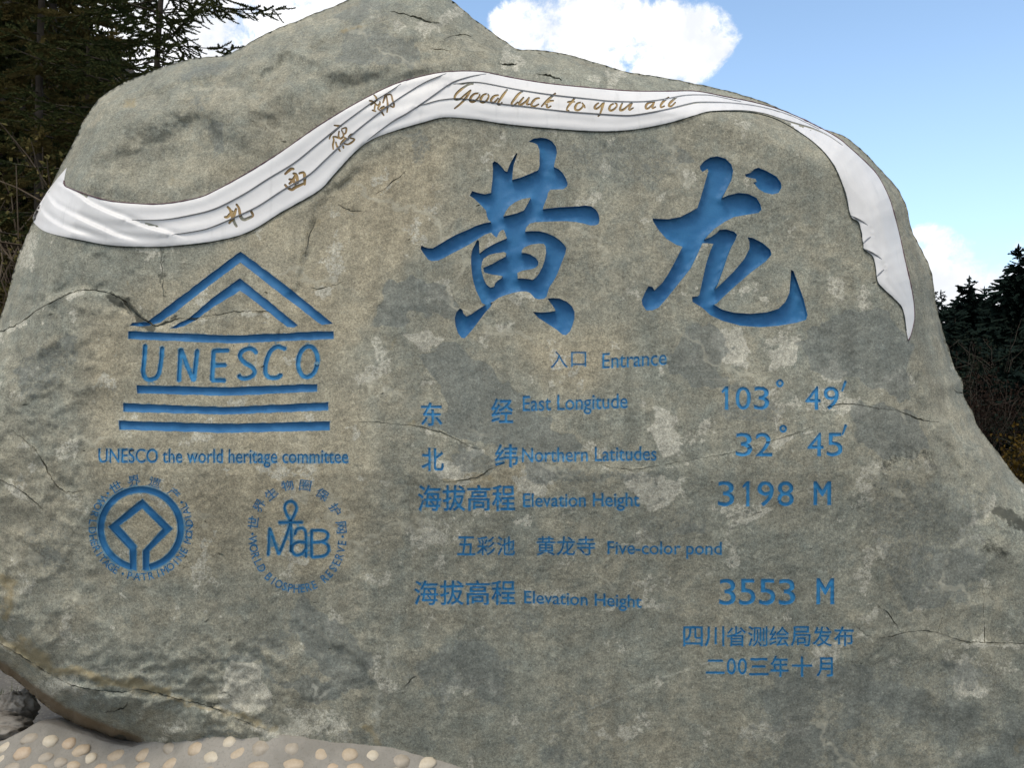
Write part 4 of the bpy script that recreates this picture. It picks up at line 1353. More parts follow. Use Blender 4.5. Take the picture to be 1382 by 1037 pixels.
FANS = [  # pleats at the left end: the part below each line stands proud and falls away downward
    [(62, 262), (71.6, 276), (83, 283.5), (105, 294.6), (130.5, 306.5), (156, 318.5), (181, 325), (197, 330)],
    [(52, 279), (60.5, 291), (73, 301), (92, 310.5), (118, 318.5), (136, 325)],
    [(87.5, 252), (103.5, 263), (118, 274), (137, 283.5), (159, 293), (181.5, 302), (210, 311), (234, 317.7), (257, 324)],
]
FOLDS = [(spline(l, 2.2), a, b_, c_, d_) for l, a, b_, c_, d_ in FOLDS]
FANS = [spline(l, 2.2) for l in FANS]
RIB = []


def rcarve(name, shapes, lab_):
    RIB.append(dict(name=name, shapes=shapes, label=lab_))


ZA = lambda p: zt(p, 600, 95, 8.129)
ZB = lambda p: zt(p, 750, 95, 8.129)
scr1 = [[(315, 146), (260, 155), (190, 200), (130, 255), (110, 300), (128, 320), (175, 308), (230, 260), (288, 213)], [(288, 215), (245, 285), (195, 345), (150, 385), (108, 418)],
        [(380, 250), (330, 255), (292, 290), (280, 330), (310, 345), (352, 320), (385, 275), (378, 250)], [(468, 255), (430, 265), (402, 300), (396, 338), (425, 350), (465, 325), (485, 280), (468, 255)],
        [(592, 270), (550, 277), (517, 310), (511, 343), (545, 350), (590, 302)], [(688, 208), (640, 272), (600, 332), (582, 368), (605, 376), (632, 350)],
        [(862, 222), (810, 260), (762, 320), (736, 360), (742, 385), (770, 376), (805, 345)], [(868, 293), (832, 340), (818, 368), (850, 370), (900, 330), (928, 294)], [(928, 294), (908, 340), (903, 372), (935, 368)],
        [(1042, 302), (1000, 311), (962, 350), (953, 383), (985, 394), (1035, 368)], [(1218, 248), (1170, 290), (1110, 342), (1062, 396)], [(1196, 330), (1150, 336), (1102, 360), (1122, 372), (1122, 400), (1142, 405), (1168, 388)]]
scr2 = [[(212, 298), (170, 350), (132, 400), (122, 434), (147, 440)], [(128, 346), (210, 343)], [(282, 350), (240, 360), (216, 395), (216, 428), (250, 435), (290, 405), (301, 370), (280, 350)], [(302, 372), (322, 410)],
        [(472, 355), (440, 380), (426, 410), (447, 420), (490, 390), (517, 355)], [(532, 350), (512, 400), (496, 450), (480, 488), (464, 502)], [(642, 360), (605, 380), (587, 420), (602, 440), (640, 425), (670, 390), (665, 362), (640, 360)],
        [(732, 355), (712, 400), (707, 433), (740, 430), (800, 380), (828, 350)], [(842, 350), (812, 400), (808, 433), (852, 408)], [(1062, 345), (1010, 360), (987, 395), (997, 420), (1030, 405), (1072, 360)], [(1082, 340), (1062, 390), (1062, 414), (1097, 398)],
        [(1242, 293), (1190, 330), (1152, 380), (1157, 405), (1195, 388)], [(1332, 288), (1280, 330), (1247, 365), (1242, 390), (1272, 390), (1314, 348)]]
for zf, sl in ((ZA, scr1[:6]), (ZA, scr1[6:]), (ZB, scr2[:4]), (ZB, scr2[4:9]), (ZB, scr2[9:])):
    rcarve('script_word', [[stroke(zf(p), [2.4, 3.8, 3.0, 2.2] if zf is ZA else [2.2, 3.6, 2.8, 2.0])] for p in sl], None)
ZC = lambda p: zt(p, 295, 220, 10.63)
ZD = lambda p: zt(p, 430, 160, 20.73)
ZF = lambda p: zt(p, 480, 120, 21.26)
rcarve('gold_character', strokes([[(85, 775), (125, 775), (165, 735), (205, 690)], [(125, 625), (165, 670), (188, 740), (225, 850), (260, 912)], [(150, 868), (190, 810), (225, 740), (252, 655)], [(255, 590), (292, 650), (305, 720), (325, 785), (370, 812), (440, 785), (492, 752), (466, 692)]], ZC, [3.0, 4.6, 3.4]), 'lowest of the four gold characters')
rcarve('gold_character', strokes([[(952, 160), (1000, 115), (1045, 82), (1080, 88)], [(950, 308), (990, 352), (1050, 382), (1095, 352), (1180, 312), (1232, 290)], [(1068, 150), (1108, 160), (1130, 230), (1132, 292)], [(1152, 150), (1218, 136), (1236, 200), (1234, 312)], [(1012, 300), (1060, 252), (1104, 172)], [(1010, 232), (1070, 250), (1105, 312)]], ZC, [3.0, 4.6, 3.4]), 'second gold character from the bottom')
rcarve('gold_character', strokes([[(300, 570), (335, 470), (400, 390), (500, 300), (600, 212)], [(430, 185), (540, 200), (640, 202)], [(400, 500), (425, 600), (400, 740), (412, 860)], [(640, 290), (770, 258), (758, 400), (690, 430)], [(640, 320), (690, 420), (690, 500), (612, 560), (560, 490), (575, 345)], [(400, 505), (480, 510), (590, 560)], [(480, 650), (515, 770), (605, 915)], [(600, 720), (690, 610), (760, 540)], [(700, 690), (800, 722), (900, 682), (1005, 580), (880, 542)], [(680, 750), (700, 832)], [(985, 420), (900, 450), (830, 520)], [(700, 520), (830, 590)]], ZD, [1.9, 3.0, 2.1]), 'third gold character from the bottom')
rcarve('gold_character', strokes([[(520, 165), (585, 240), (612, 330)], [(385, 330), (500, 352)], [(430, 460), (510, 395), (620, 290)], [(540, 350), (560, 420), (640, 470), (700, 390)], [(560, 450), (540, 590)], [(470, 600), (580, 640)], [(690, 350), (700, 430), (640, 560), (690, 600)], [(690, 600), (740, 650), (812, 762)], [(700, 560), (820, 490)], [(740, 592), (900, 505)], [(850, 140), (830, 260), (780, 400)], [(880, 172), (1010, 160), (1060, 320), (1100, 450), (1080, 520), (960, 462)], [(885, 200), (920, 440), (912, 560), (900, 672)]], ZF, [1.9, 2.9, 2.1]), 'topmost of the four gold characters')

for l, a_, b__, c_, d_ in FOLDS:
    if a_ > .005:
        rcarve('fold_line', [[stroke(l, [0.9, 2.2, 2.4, 2.2, 0.9], smooth=False)]], None)
ribout = np.vstack([RT, RB])
rbox = (30, 80, 1250, 475)
rv, rt_ = triangulate(ribout, [s for g in RIB for s in g['shapes']], 2.4, rbox, [l for l, a_, *_ in FOLDS if a_ <= .005] + FANS + [l + (0, o_) for l in FANS for o_ in (2.2, -2.2)])
rlab = classify(rv, rt_, RIB)
ry = face_low(rv[:, 0], rv[:, 1])
dE, _ = seg_dist(rv, ribout, True)
dT, _ = seg_dist(rv, RT)
dB, _ = seg_dist(rv, RB)
acr = dT / np.maximum(dT + dB, 1e-6)
h = 0.0012 * np.sin(acr * 21 + 2.0 * perlin(rv[:, 0] / 90, rv[:, 1] / 90)) * sstep(dE, 1, 8) + 0.0055 + 0.0035 * sstep(dE, 0, 3) + 0.003 * perlin(rv[:, 0] / 60, rv[:, 1] / 60)
for l, dep, wd, lift, reach in FOLDS:
    L = np.asarray(l)
    m = np.nonzero((rv[:, 0] > L[:, 0].min() - 50) & (rv[:, 0] < L[:, 0].max() + 50) & (rv[:, 1] > L[:, 1].min() - 50) & (rv[:, 1] < L[:, 1].max() + 50))[0]
    d, s = seg_dist(rv[m], L)
    e = np.minimum(np.linalg.norm(rv[m] - L[0], axis=1), np.linalg.norm(rv[m] - L[-1], axis=1))
    fade = sstep(e, 0, 12)
    if dep <= .005:
        h[m] -= np.tanh(s * d / 3.5) * lift * np.exp(-(d / reach) ** 2) * fade
        continue
    h[m] += np.where(s > 0, -lift, lift) * np.exp(-(d / reach) ** 2) * fade
for L in FANS:
    m = np.nonzero((rv[:, 0] > L[:, 0].min() - 40) & (rv[:, 0] < L[:, 0].max() + 40) & (rv[:, 1] > L[:, 1].min() - 40) & (rv[:, 1] < L[:, 1].max() + 40))[0]
    d, s = seg_dist(rv[m], L)
    e = np.linalg.norm(rv[m] - L[-1], axis=1)
    h[m] += sstep(e, 0, 50) * np.where(s > 0, 0.013 * np.exp(-(d / 11) ** 2), 0.013 * np.exp(-(d / 1.8) ** 2) - 0.006 * np.exp(-((d - 5) / 4) ** 2))
RX = P(rv[:, 0], rv[:, 1], ry - h)
bt = rt_[rlab == -1]
# skirt: boundary of the whole ribbon down into the stone
e = np.concatenate([rt_[:, [0, 1]], rt_[:, [1, 2]], rt_[:, [2, 0]]])
key = np.minimum(e[:, 0], e[:, 1]) * 10000000 + np.maximum(e[:, 0], e[:, 1])
uq, first, cnt = np.unique(key, return_index=True, return_counts=True)
be = e[first[cnt == 1]]
bv, binv = np.unique(be, return_inverse=True)
binv = binv.reshape(-1, 2)
lip = RX[bv]
low = P(rv[bv, 0], rv[bv, 1], ry[bv] + 0.03)
nb0 = len(RX)
k = len(bv)
walls = np.stack([binv[:, 0] + nb0, binv[:, 0] + nb0 + k, binv[:, 1] + nb0 + k, binv[:, 1] + nb0], 1)[:, ::-1]
ribbon = mesh_obj('ribbon', np.vstack([RX, lip, low]) - ORG, [bt, walls], m_white, boulder)
ribbon['label'] = 'white glossy carved ribbon sweeping across the top of the boulder'
for i, g in enumerate(RIB):
    tri = rt_[rlab == i]
    if len(tri):
        Vc, F, Wl = carved_mesh(rv, RX, tri, None, 0.0035 if g['name'] == 'fold_line' else 0.004, 'text')
        o = mesh_obj(g['name'], Vc - ORG, [F, Wl], m_groove if g['name'] == 'fold_line' else m_gold, ribbon)
        if g['label']:
            o['label'] = g['label']


def tube(pts, rad, sides=6):
    pts = np.asarray(pts, float)
    n = len(pts)
    rad = np.full(n, rad) if np.isscalar(rad) else np.asarray(rad, float)
    tg = np.gradient(pts, axis=0)
    tg /= np.maximum(np.linalg.norm(tg, axis=1)[:, None], 1e-9)
    ref = np.array((0.31, 0.22, 0.92)) if abs(tg[0, 2]) < 0.9 else np.array((1.0, 0.1, 0.0))
    a = np.cross(tg, ref)
    a /= np.maximum(np.linalg.norm(a, axis=1)[:, None], 1e-9)
    b_ = np.cross(tg, a)
    k = np.linspace(0, 2 * math.pi, sides, endpoint=False)
    V = pts[:, None] + rad[:, None, None] * (np.cos(k)[None, :, None] * a[:, None] + np.sin(k)[None, :, None] * b_[:, None])
    i, j = np.meshgrid(np.arange(n - 1), np.arange(sides), indexing='ij')
    j2 = (j + 1) % sides
    F = np.stack([i * sides + j, i * sides + j2, (i + 1) * sides + j2, (i + 1) * sides + j], -1).reshape(-1, 4)
    return V.reshape(-1, 3), F


def edge_line(line, rad, m, dy=0.006):
    y = face_low(line[:, 0], line[:, 1])
    wv_ = 0.6 + 0.4 * np.abs(perlin(line[:, 0] / 14, line[:, 1] / 14)) * 2.2
    V, F = tube(P(line[:, 0], line[:, 1], y - dy), rad * np.clip(wv_, .5, 1.3))
    mesh_obj('border_line', V - ORG, F, m, ribbon)


edge_line(RT[8:] + (0, -0.6), 0.0030, m_edge_red)
edge_line(RB[(RB[:, 0] > 90)] + (0, 0.6), 0.0028, m_edge_green)

# ---------------------------------------------------------------- cement footing with pebbles
EDGE = [(-260, 1040), (-120, 1030), (0, 1003), (30, 987), (48, 977), (70, 979), (100, 988), (150, 1004), (178, 1009), (200, 1003), (235, 998), (300, 995.5), (380, 993), (420, 997), (470, 1003), (520, 1008.5), (560, 1018), (600, 1030), (625, 1038), (700, 1062), (800, 1085), (950, 1100), (1200, 1110), (1600, 1110)]
ED = np.asarray(EDGE, float)
gu = np.linspace(-255, 1595, 300)
ge = np.interp(gu, ED[:, 0], ED[:, 1])
gin = inside(np.stack([np.clip(gu, -90, 1520), np.minimum(ge, 1120)], 1), [OUTL])
gy_ = np.where(gin, face(np.clip(gu, -60, 1480), np.minimum(ge, 1100)), 0.34)
gy_ = np.maximum(gy_, np.interp(gu, (-260, 140, 200), (0.36, 0.34, 0.0)))
gy_ = np.convolve(np.pad(gy_, 9, mode='edge'), np.ones(19) / 19, mode='valid')
EP = P(gu, ge, gy_)


def mound(x, y):
    ze = np.interp(x, EP[:, 0], EP[:, 2])
    ye = np.interp(x, EP[:, 0], EP[:, 1])
    dy = ye - y
    z = ze - np.where(dy > 0, 0.80 * dy + 0.12 * np.minimum(dy, .25), -0.05 * dy)
    z = np.where(dy < -0.03, ze - 0.25 * (-dy - 0.03) * sstep(x, -1.75, -2.0), z)
    z = z + 0.006 * fbm(x * 6, y * 6, 4, .5, 8) + 0.0016 * fbm(x * 40, y * 40, 2, .5, 3)
    return np.maximum(z, -0.02)


gx, gy = np.meshgrid(np.linspace(-3.4, 3.0, 640), np.linspace(-1.1, 0.9, 240))
gz = mound(gx.ravel(), gy.ravel())
V = np.stack([gx.ravel(), gy.ravel(), gz], 1)
i, j = np.meshgrid(np.arange(239), np.arange(639), indexing='ij')
F = np.stack([i * 640 + j, i * 640 + j + 1, (i + 1) * 640 + j + 1, (i + 1) * 640 + j], -1).reshape(-1, 4)
m_cem, t, b = mat('cement')
tc = t.add('ShaderNodeTexCoord').outputs['Object']
c = t.mix(t.ramp(t.noise(tc, 5, 5, 0.6), 0.3, 0.7), (0.205, 0.188, 0.158), (0.275, 0.252, 0.215))
c = t.mix(t.ramp(t.noise(tc, 90, 4, 0.7), 0.5, 0.75, 0, 0.6), c, (0.14, 0.125, 0.10))
t.put(b.inputs['Base Color'], c)
b.inputs['Roughness'].default_value = 0.92
t.put(b.inputs['Normal'], t.bump(t.noise(tc, 130, 4, 0.7), 0.6, 0.004))
footing = mesh_obj('cement_footing', V - (0, -0.4, 0), F, m_cem, loc=(0, -0.4, 0))
tag(footing, 'sloping cement footing studded with round pebbles at the foot of the boulder', 'footing')
peb_mats = []
for nm, c0, c1 in (('tan_pebble', (0.34, 0.265, 0.18), (0.42, 0.335, 0.235)), ('cream_pebble', (0.42, 0.355, 0.26), (0.50, 0.435, 0.33)), ('grey_pebble', (0.27, 0.23, 0.175), (0.34, 0.29, 0.225)), ('orange_pebble', (0.37, 0.27, 0.175), (0.43, 0.335, 0.235))):
    m, t, b = mat(nm)
    tc = t.add('ShaderNodeTexCoord').outputs['Object']
    c = t.mix(t.ramp(t.noise(tc, 25, 5, 0.65), 0.3, 0.7), c0, c1)
    c = t.mix(t.ramp(t.noise(tc, 160, 3, 0.7), 0.55, 0.75, 0, 0.5), c, (0.24, 0.18, 0.12))
    t.put(b.inputs['Base Color'], c)
    b.inputs['Roughness'].default_value = 0.6
    t.put(b.inputs['Normal'], t.bump(t.noise(tc, 70, 4, 0.6), 0.3, 0.004))
    peb_mats.append(m)
PEB = [(20, 330, 26, 15, 25, 1), (90, 305, 24, 15, 15, 2), (147, 313, 22, 18, 0, 1), (205, 320, 20, 17, 20, 3), (68, 350, 24, 18, 15, 3), (130, 365, 26, 15, 25, 2), (240, 342, 26, 16, 25, 0), (268, 365, 20, 15, 30, 1), (175, 378, 24, 15, 10, 2),
       (215, 388, 22, 14, 10, 0), (355, 357, 28, 17, 10, 0), (8, 367, 20, 12, 20, 1), (438, 352, 27, 17, 30, 0), (515, 335, 20, 22, 60, 2), (595, 336, 28, 20, 5, 0), (690, 315, 22, 18, 70, 1), (785, 333, 26, 25, 0, 2), (640, 362, 27, 16, -15, 1),
       (715, 352, 32, 18, 35, 0), (875, 335, 27, 20, -10, 2), (963, 355, 25, 21, -20, 0), (1048, 355, 26, 18, 5, 0), (1115, 357, 24, 18, 5, 1), (1198, 372, 30, 22, 0, 2), (1275, 382, 34, 18, 25, 1), (525, 378, 34, 17, 20, 0), (440, 392, 30, 14, 5, 0),
       (780, 390, 32, 15, 0, 0), (880, 385, 33, 17, 0, 0), (995, 392, 22, 12, 0, 3), (1062, 396, 30, 14, 0, 0), (1180, 410, 30, 16, 10, 1), (1300, 420, 30, 16, 0, 0), (640, 405, 30, 16, 0, 2), (560, 415, 28, 17, 20, 1), (360, 400, 28, 17, 0, 2), (300, 400, 24, 17, 30, 3), (110, 400, 28, 17, 0, 0), (40, 395, 26, 16, 10, 2)]
spots = [(x / 2.229, 860 + y / 2.229, a / 2.229 * 1.12, c_ / 2.229 * 1.22, r_, k_) for x, y, a, c_, r_, k_ in PEB]
tries = 0
while len(spots) < 84 and tries < 4000:        # the rows that run on below the frame
    tries += 1
    u, v = rng.uniform(-120, 900), rng.uniform(1045, 1130)
    if all((u - s[0]) ** 2 + (v - s[1]) ** 2 > 25 ** 2 for s in spots):
        spots.append((u, v, rng.uniform(10, 14), rng.uniform(7, 9.5), rng.uniform(-20, 40), int(rng.integers(0, 4))))


def hit_mound(u, v):
    d = ray(u, v)
    ts = np.linspace(2.4, 4.6, 900)
    p = CAM + d * ts[:, None]
    below = p[:, 2] <= mound(p[:, 0], p[:, 1])
    k = np.argmax(below)
    return p[k] if below.any() else None


def sphere_uv(nu=22, nv=12):
    th = np.linspace(0, math.pi, nv)
    ph = np.linspace(0, 2 * math.pi, nu, endpoint=False)
    T, Ph = np.meshgrid(th, ph, indexing='ij')
    V = np.stack([np.sin(T) * np.cos(Ph), np.sin(T) * np.sin(Ph), np.cos(T)], -1).reshape(-1, 3)
    i, j = np.meshgrid(np.arange(nv - 1), np.arange(nu), indexing='ij')
    j2 = (j + 1) % nu
    F = np.stack([i * nu + j, (i + 1) * nu + j, (i + 1) * nu + j2, i * nu + j2], -1).reshape(-1, 4)
    return V, F


for q_, (u, v, ra, rb, rot, km) in enumerate(spots):
    p = hit_mound(u, v)
    if p is None:
        continue
    V, F = sphere_uv()
    bmp = 1 + 0.10 * perlin(V[:, 0] * 1.3 + q_ * 3.7, V[:, 1] * 1.3 + V[:, 2]) + 0.06 * perlin(V[:, 0] * 2.5 + q_, V[:, 2] * 2.5 + V[:, 1])
    mm = (p[1] - CAM[1]) / FPX
    V = V * bmp[:, None] * (ra * mm, rb * mm * 1.05, min(ra, rb) * mm * 0.62)
    a = R(rot)
    V = V @ np.array([[math.cos(a), math.sin(a), 0], [-math.sin(a), math.cos(a), 0], [0, 0, 1]])
    sl = math.atan(0.85)                        # lie on the slope
    V = V @ np.array([[1, 0, 0], [0, math.cos(sl), math.sin(sl)], [0, -math.sin(sl), math.cos(sl)]])
    nrm = np.array((0, -math.sin(sl), math.cos(sl)))
    c0 = p - nrm * min(ra, rb) * mm * (0.26 + 0.22 * rng.random())
    mesh_obj('pebble', V, F, peb_mats[km], footing, loc=tuple(c0 - (0, -0.4, 0)))

# ---------------------------------------------------------------- ground, hills
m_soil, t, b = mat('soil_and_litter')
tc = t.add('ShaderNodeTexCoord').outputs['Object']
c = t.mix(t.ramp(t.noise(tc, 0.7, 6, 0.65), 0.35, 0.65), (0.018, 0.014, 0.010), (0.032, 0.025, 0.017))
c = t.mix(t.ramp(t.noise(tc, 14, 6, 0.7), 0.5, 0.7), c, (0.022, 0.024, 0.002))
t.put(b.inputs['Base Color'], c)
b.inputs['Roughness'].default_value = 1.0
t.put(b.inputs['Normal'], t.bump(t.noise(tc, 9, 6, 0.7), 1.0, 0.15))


def terrain(name, x0, x1, y0, y1, fn, m, nx=120, ny=120):
    gx, gy = np.meshgrid(np.linspace(x0, x1, nx), np.linspace(y0, y1, ny))
    V = np.stack([gx.ravel(), gy.ravel(), fn(gx.ravel(), gy.ravel())], 1)
    i, j = np.meshgrid(np.arange(ny - 1), np.arange(nx - 1), indexing='ij')
    F = np.stack([i * nx + j, i * nx + j + 1, (i + 1) * nx + j + 1, (i + 1) * nx + j], -1).reshape(-1, 4)
    return tag(mesh_obj(name, V, F, m), kind='structure')


m_grnd, t, b = mat('gravelly_ground')
tc = t.add('ShaderNodeTexCoord').outputs['Object']
c = t.mix(t.ramp(t.noise(tc, 1.3, 6, 0.65), 0.35, 0.65), (0.16, 0.145, 0.12), (0.22, 0.20, 0.17))
c = t.mix(t.ramp(t.voro(tc, 40), 0.1, 0.5), c, (0.11, 0.10, 0.085))
t.put(b.inputs['Base Color'], c)
b.inputs['Roughness'].default_value = 0.95
t.put(b.inputs['Normal'], t.bump(t.noise(tc, 50, 5, 0.7), 0.7, 0.02))
terrain('ground', -900, 900, -900, 900, lambda x, y: np.full_like(x, -0.004), m_grnd, 4, 4)


def hill_l(x, y):                               # steep bank rising behind the left of the boulder
    full = np.clip(10.2 + (-9.4 - x) * 0.72, 0, 16) * sstep(-x, 0.5, 7)
    z = full * sstep(y, 2.0, 17) ** 1.15
    return z + (0.10 * fbm(x / 1.5, y / 1.5, 4, .55, 4) + 0.02) * sstep(y, 1.6, 4) - 0.05 + 0.35 * sstep(y, 4, 12) * fbm(x / 2.2, y / 2.2, 4, .55, 9)


terrain('hillside', -30, 1, 1.3, 34, hill_l, m_soil, 180, 180)


def hill_r(x, y):
    return 4 * sstep(y, 30, 90) * sstep(x, 2, 34) + 0.5 * fbm(x / 6, y / 6, 4, .5, 2) * sstep(y, 14, 30) + 2.2 * sstep(y, 12, 26) * sstep(x, 2, 9) - 0.1


terrain('forest_slope', 0, 130, 8, 120, hill_r, m_soil, 160, 160)

# ---------------------------------------------------------------- vegetation


def leaf_mat(name, c0, c1, c2, scale=3.0):
    m, t, b = mat(name)
    tc = t.add('ShaderNodeTexCoord').outputs['Object']
    c = t.mix(t.ramp(t.noise(tc, scale, 3, 0.6), 0.35, 0.65), c0, c1)
    c = t.mix(t.ramp(t.noise(tc, scale * 9, 2, 0.6), 0.55, 0.75), c, c2)
    t.put(b.inputs['Base Color'], c)
    b.inputs['Roughness'].default_value = 0.9
    b.inputs['Specular IOR Level'].default_value = 0.04
    return m


m_spruce = leaf_mat('spruce_needles', (0.030, 0.041, 0.016), (0.052, 0.058, 0.020), (0.085, 0.066, 0.024))
m_spruce2 = leaf_mat('olive_needles', (0.058, 0.054, 0.018), (0.092, 0.074, 0.026), (0.140, 0.088, 0.036))
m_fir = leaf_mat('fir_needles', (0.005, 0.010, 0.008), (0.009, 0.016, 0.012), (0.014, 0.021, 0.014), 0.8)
m_bark = leaf_mat('grey_bark', (0.045, 0.037, 0.029), (0.070, 0.058, 0.046), (0.028, 0.024, 0.019), 6)
m_twig = leaf_mat('bare_twigs', (0.075, 0.056, 0.038), (0.11, 0.085, 0.060), (0.05, 0.037, 0.028), 6)
m_yellow = leaf_mat('yellow_leaves', (0.085, 0.050, 0.009), (0.045, 0.032, 0.008), (0.022, 0.020, 0.008), 5)
m_red = leaf_mat('russet_leaves', (0.024, 0.014, 0.010), (0.017, 0.012, 0.009), (0.012, 0.010, 0.007), 2)
m_green = leaf_mat('dull_green_leaves', (0.010, 0.014, 0.009), (0.016, 0.020, 0.012), (0.007, 0.009, 0.006), 2)


def batch(tv, tf, M):
    """copies of a template (verts, faces) under many 4x4 matrices, as one mesh's arrays"""
    M = np.asarray(M)
    V = np.einsum('nij,kj->nki', M[:, :3, :3], tv) + M[:, None, :3, 3]
    F = (tf[None] + (np.arange(len(M)) * len(tv))[:, None, None]).reshape(-1, tf.shape[1])
    return V.reshape(-1, 3), F


def frame(d, roll=None):
    d = np.asarray(d, float)
    d = d / np.linalg.norm(d)
    up = np.array((0, 0, 1.0)) if abs(d[2]) < 0.95 else np.array((1.0, 0, 0))
    x = np.cross(up, d)
    x /= np.linalg.norm(x)
    y = np.cross(d, x)
    if roll is not None:
        x, y = x * math.cos(roll) + y * math.sin(roll), y * math.cos(roll) - x * math.sin(roll)
    return np.stack([x, y, d], 1)


def mk(d, pos, l, w_, roll=None):
    A = np.eye(4)
    A[:3, :3] = frame(d, roll) * np.array((w_, w_, l))
    A[:3, 3] = pos
    return A


# shoot: thin stem set all round with short needles, along +Z, length 1, half-width 1
def shoot_template(nn=26, seed=1):
    r = np.random.default_rng(seed)
    V = []
    F = []
    for i in range(nn):
        z = (i + 0.3) / nn
        a = i * 2.399 + r.uniform(-.3, .3)
        L = (1.0 - 0.25 * z) * r.uniform(0.8, 1.15)
        o = np.array((math.cos(a), math.sin(a), 0))
        s = np.array((-math.sin(a), math.cos(a), 0))
        k = len(V)
        w_ = 0.34
        V += [o * 0.05 + s * w_ + (0, 0, z), o * 0.05 - s * w_ + (0, 0, z), o * L + (0, 0, z + 0.10 + 0.06 * r.random())]
        F.append((k, k + 1, k + 2))
    k = len(V)
    for z in (-0.15, 1.05):
        V += [(0.17 * math.cos(q), 0.17 * math.sin(q), z) for q in (0, 2.1, 4.2)]
    for i in range(3):
        j = (i + 1) % 3
        F += [(k + i, k + j, k + 3 + j), (k + i, k + 3 + j, k + 3 + i)]
    return np.array(V), np.array(F)


SH_V, SH_F = shoot_template()


def rnd_unit(r):
    v = r.normal(size=3)
    return v / np.linalg.norm(v)


def spruce(name, base, H, z0, spread, whorl_gap, r, trunk_r, m_leaf, lean=(0, 0), gapf=0.0, shoot_l=0.13, shoot_w=0.02, droop=0.25, dens=1.0):
    """a near spruce: trunk, boughs, side twigs carrying needled shoots"""
    root = empty(name, tuple(base))
    zs = np.linspace(0, H, 14)
    tp = np.stack([lean[0] * zs + 0.02 * np.sin(zs), lean[1] * zs, zs], 1)
    tV, tF = tube(tp, np.interp(zs, (0, H), (trunk_r, trunk_r * 0.25)), 10)
    M = []
    bV = []
    bF = []
    nb = 0
    z = z0
    while z < H:
        f = (z - z0) / (H - z0)
        Lb = spread * (1 - 0.75 * f) * r.uniform(0.75, 1.1)
        nbr = r.integers(4, 7)
        a0 = r.uniform(0, 6.28)
        for k in range(nbr):
            if r.random() < gapf:
                continue
            a = a0 + k * 6.283 / nbr + r.uniform(-.3, .3)
            L = Lb * r.uniform(0.7, 1.1)
            n_ = 14
            s = np.linspace(0, 1, n_)
            out = np.array((math.cos(a), math.sin(a), 0))
            side = np.array((-math.sin(a), math.cos(a), 0))
            el_ = 0.25 * r.normal() * 0.5
            zc = L * (el_ * s - droop * s ** 1.3 + 0.28 * droop * s ** 4 * 2)
            bend = L * 0.12 * r.normal() * s ** 2
            c = np.array((lean[0] * z, lean[1] * z, z)) + out * (s * L)[:, None] + side * bend[:, None] + np.array((0, 0, 1.0)) * zc[:, None]
            V, F = tube(c, np.linspace(0.011, 0.003, n_) * (L / 1.6 + .3), 4)
            bV.append(V)
            bF.append(F + nb)
            nb += len(V)
            # side twigs
            nt = int(L / 0.075 * dens)
            for i in range(nt):
                q = 0.12 + 0.88 * (i + r.random()) / nt
                p = np.array([np.interp(q, s, c[:, ax]) for ax in range(3)])
                tg = np.array([np.interp(min(q + .05, 1), s, c[:, ax]) - np.interp(q - .05, s, c[:, ax]) for ax in range(3)])
                tg /= np.linalg.norm(tg)
                sg = 1 if i % 2 else -1
                d = tg * r.uniform(0.5, 0.95) + side * sg * r.uniform(0.5, 1.0) + np.array((0, 0, r.uniform(-0.55, 0.15)))
                d /= np.linalg.norm(d)
                l2 = (0.10 + 0.42 * (1 - q) ** 0.7) * L * r.uniform(0.35, 0.8)
                l2 = max(l2, shoot_l * 0.8)
                ns = max(1, int(l2 / shoot_l * 1.1))
                for j in range(ns):
                    pp = p + d * (l2 * j / ns)
                    dd = d + 0.18 * r.normal(size=3)
                    M.append(mk(dd, pp, shoot_l * 1.15, shoot_w * r.uniform(.8, 1.15)))
                    if r.random() < 0.75:
                        d3 = d * 0.75 + np.cross(d, (0, 0, 1.0)) * r.choice((-1, 1)) * 0.8 + np.array((0, 0, -0.25 * r.random()))
                        M.append(mk(d3, pp, shoot_l * r.uniform(0.6, 1.1), shoot_w * r.uniform(.8, 1.1)))
            M.append(mk(c[-1] - c[-3], c[-1] - (c[-1] - c[-3]) * .2, shoot_l * 1.2, shoot_w))
        z += whorl_gap * r.uniform(0.75, 1.25)
    lV, lF = batch(SH_V, SH_F, M)
    cr = mesh_obj('crown', lV, lF, m_leaf, root, smooth=False)
    bF = [f + len(tV) for f in bF]
    mesh_obj('trunk', np.vstack([tV] + bV), np.concatenate([tF] + bF), m_bark, root)
    print(name, len(M), 'shoots')
    return root


def at_ground(u, y, fn=None):
    p = P(np.array([float(u)]), np.array([600.0]), np.array([float(y)]))[0]
    z = 0.0 if fn is None else float(fn(np.array([p[0]]), np.array([p[1]]))[0])
    return np.array((p[0], p[1], z - 0.05))


r_ = np.random.default_rng(11)
tag(spruce('spruce_tree', at_ground(46, 6.5, hill_l), 9.5, 0.8, 1.8, 0.24, r_, 0.065, m_spruce2, gapf=0.2, shoot_l=0.12, shoot_w=0.036, droop=0.35, dens=1.3), 'dark olive spruce at the left edge with a straight grey trunk showing', 'tree')
tag(spruce('spruce_tree', at_ground(182, 5.0, hill_l), 10.5, 2.2, 1.9, 0.17, r_, 0.045, m_spruce, lean=(0.035, 0), gapf=0.18, shoot_l=0.14, shoot_w=0.026, droop=0.10, dens=0.95), 'open dark green spruce whose shoots stand against the white cloud above the boulder', 'tree')
tag(spruce('spruce_tree', at_ground(112, 8.0, hill_l), 5.4, 0.4, 1.9, 0.24, r_, 0.07, m_spruce, gapf=0.05, shoot_l=0.14, shoot_w=0.048, droop=0.3, dens=1.3), 'dense dark spruce behind the other two on the left bank', 'tree')
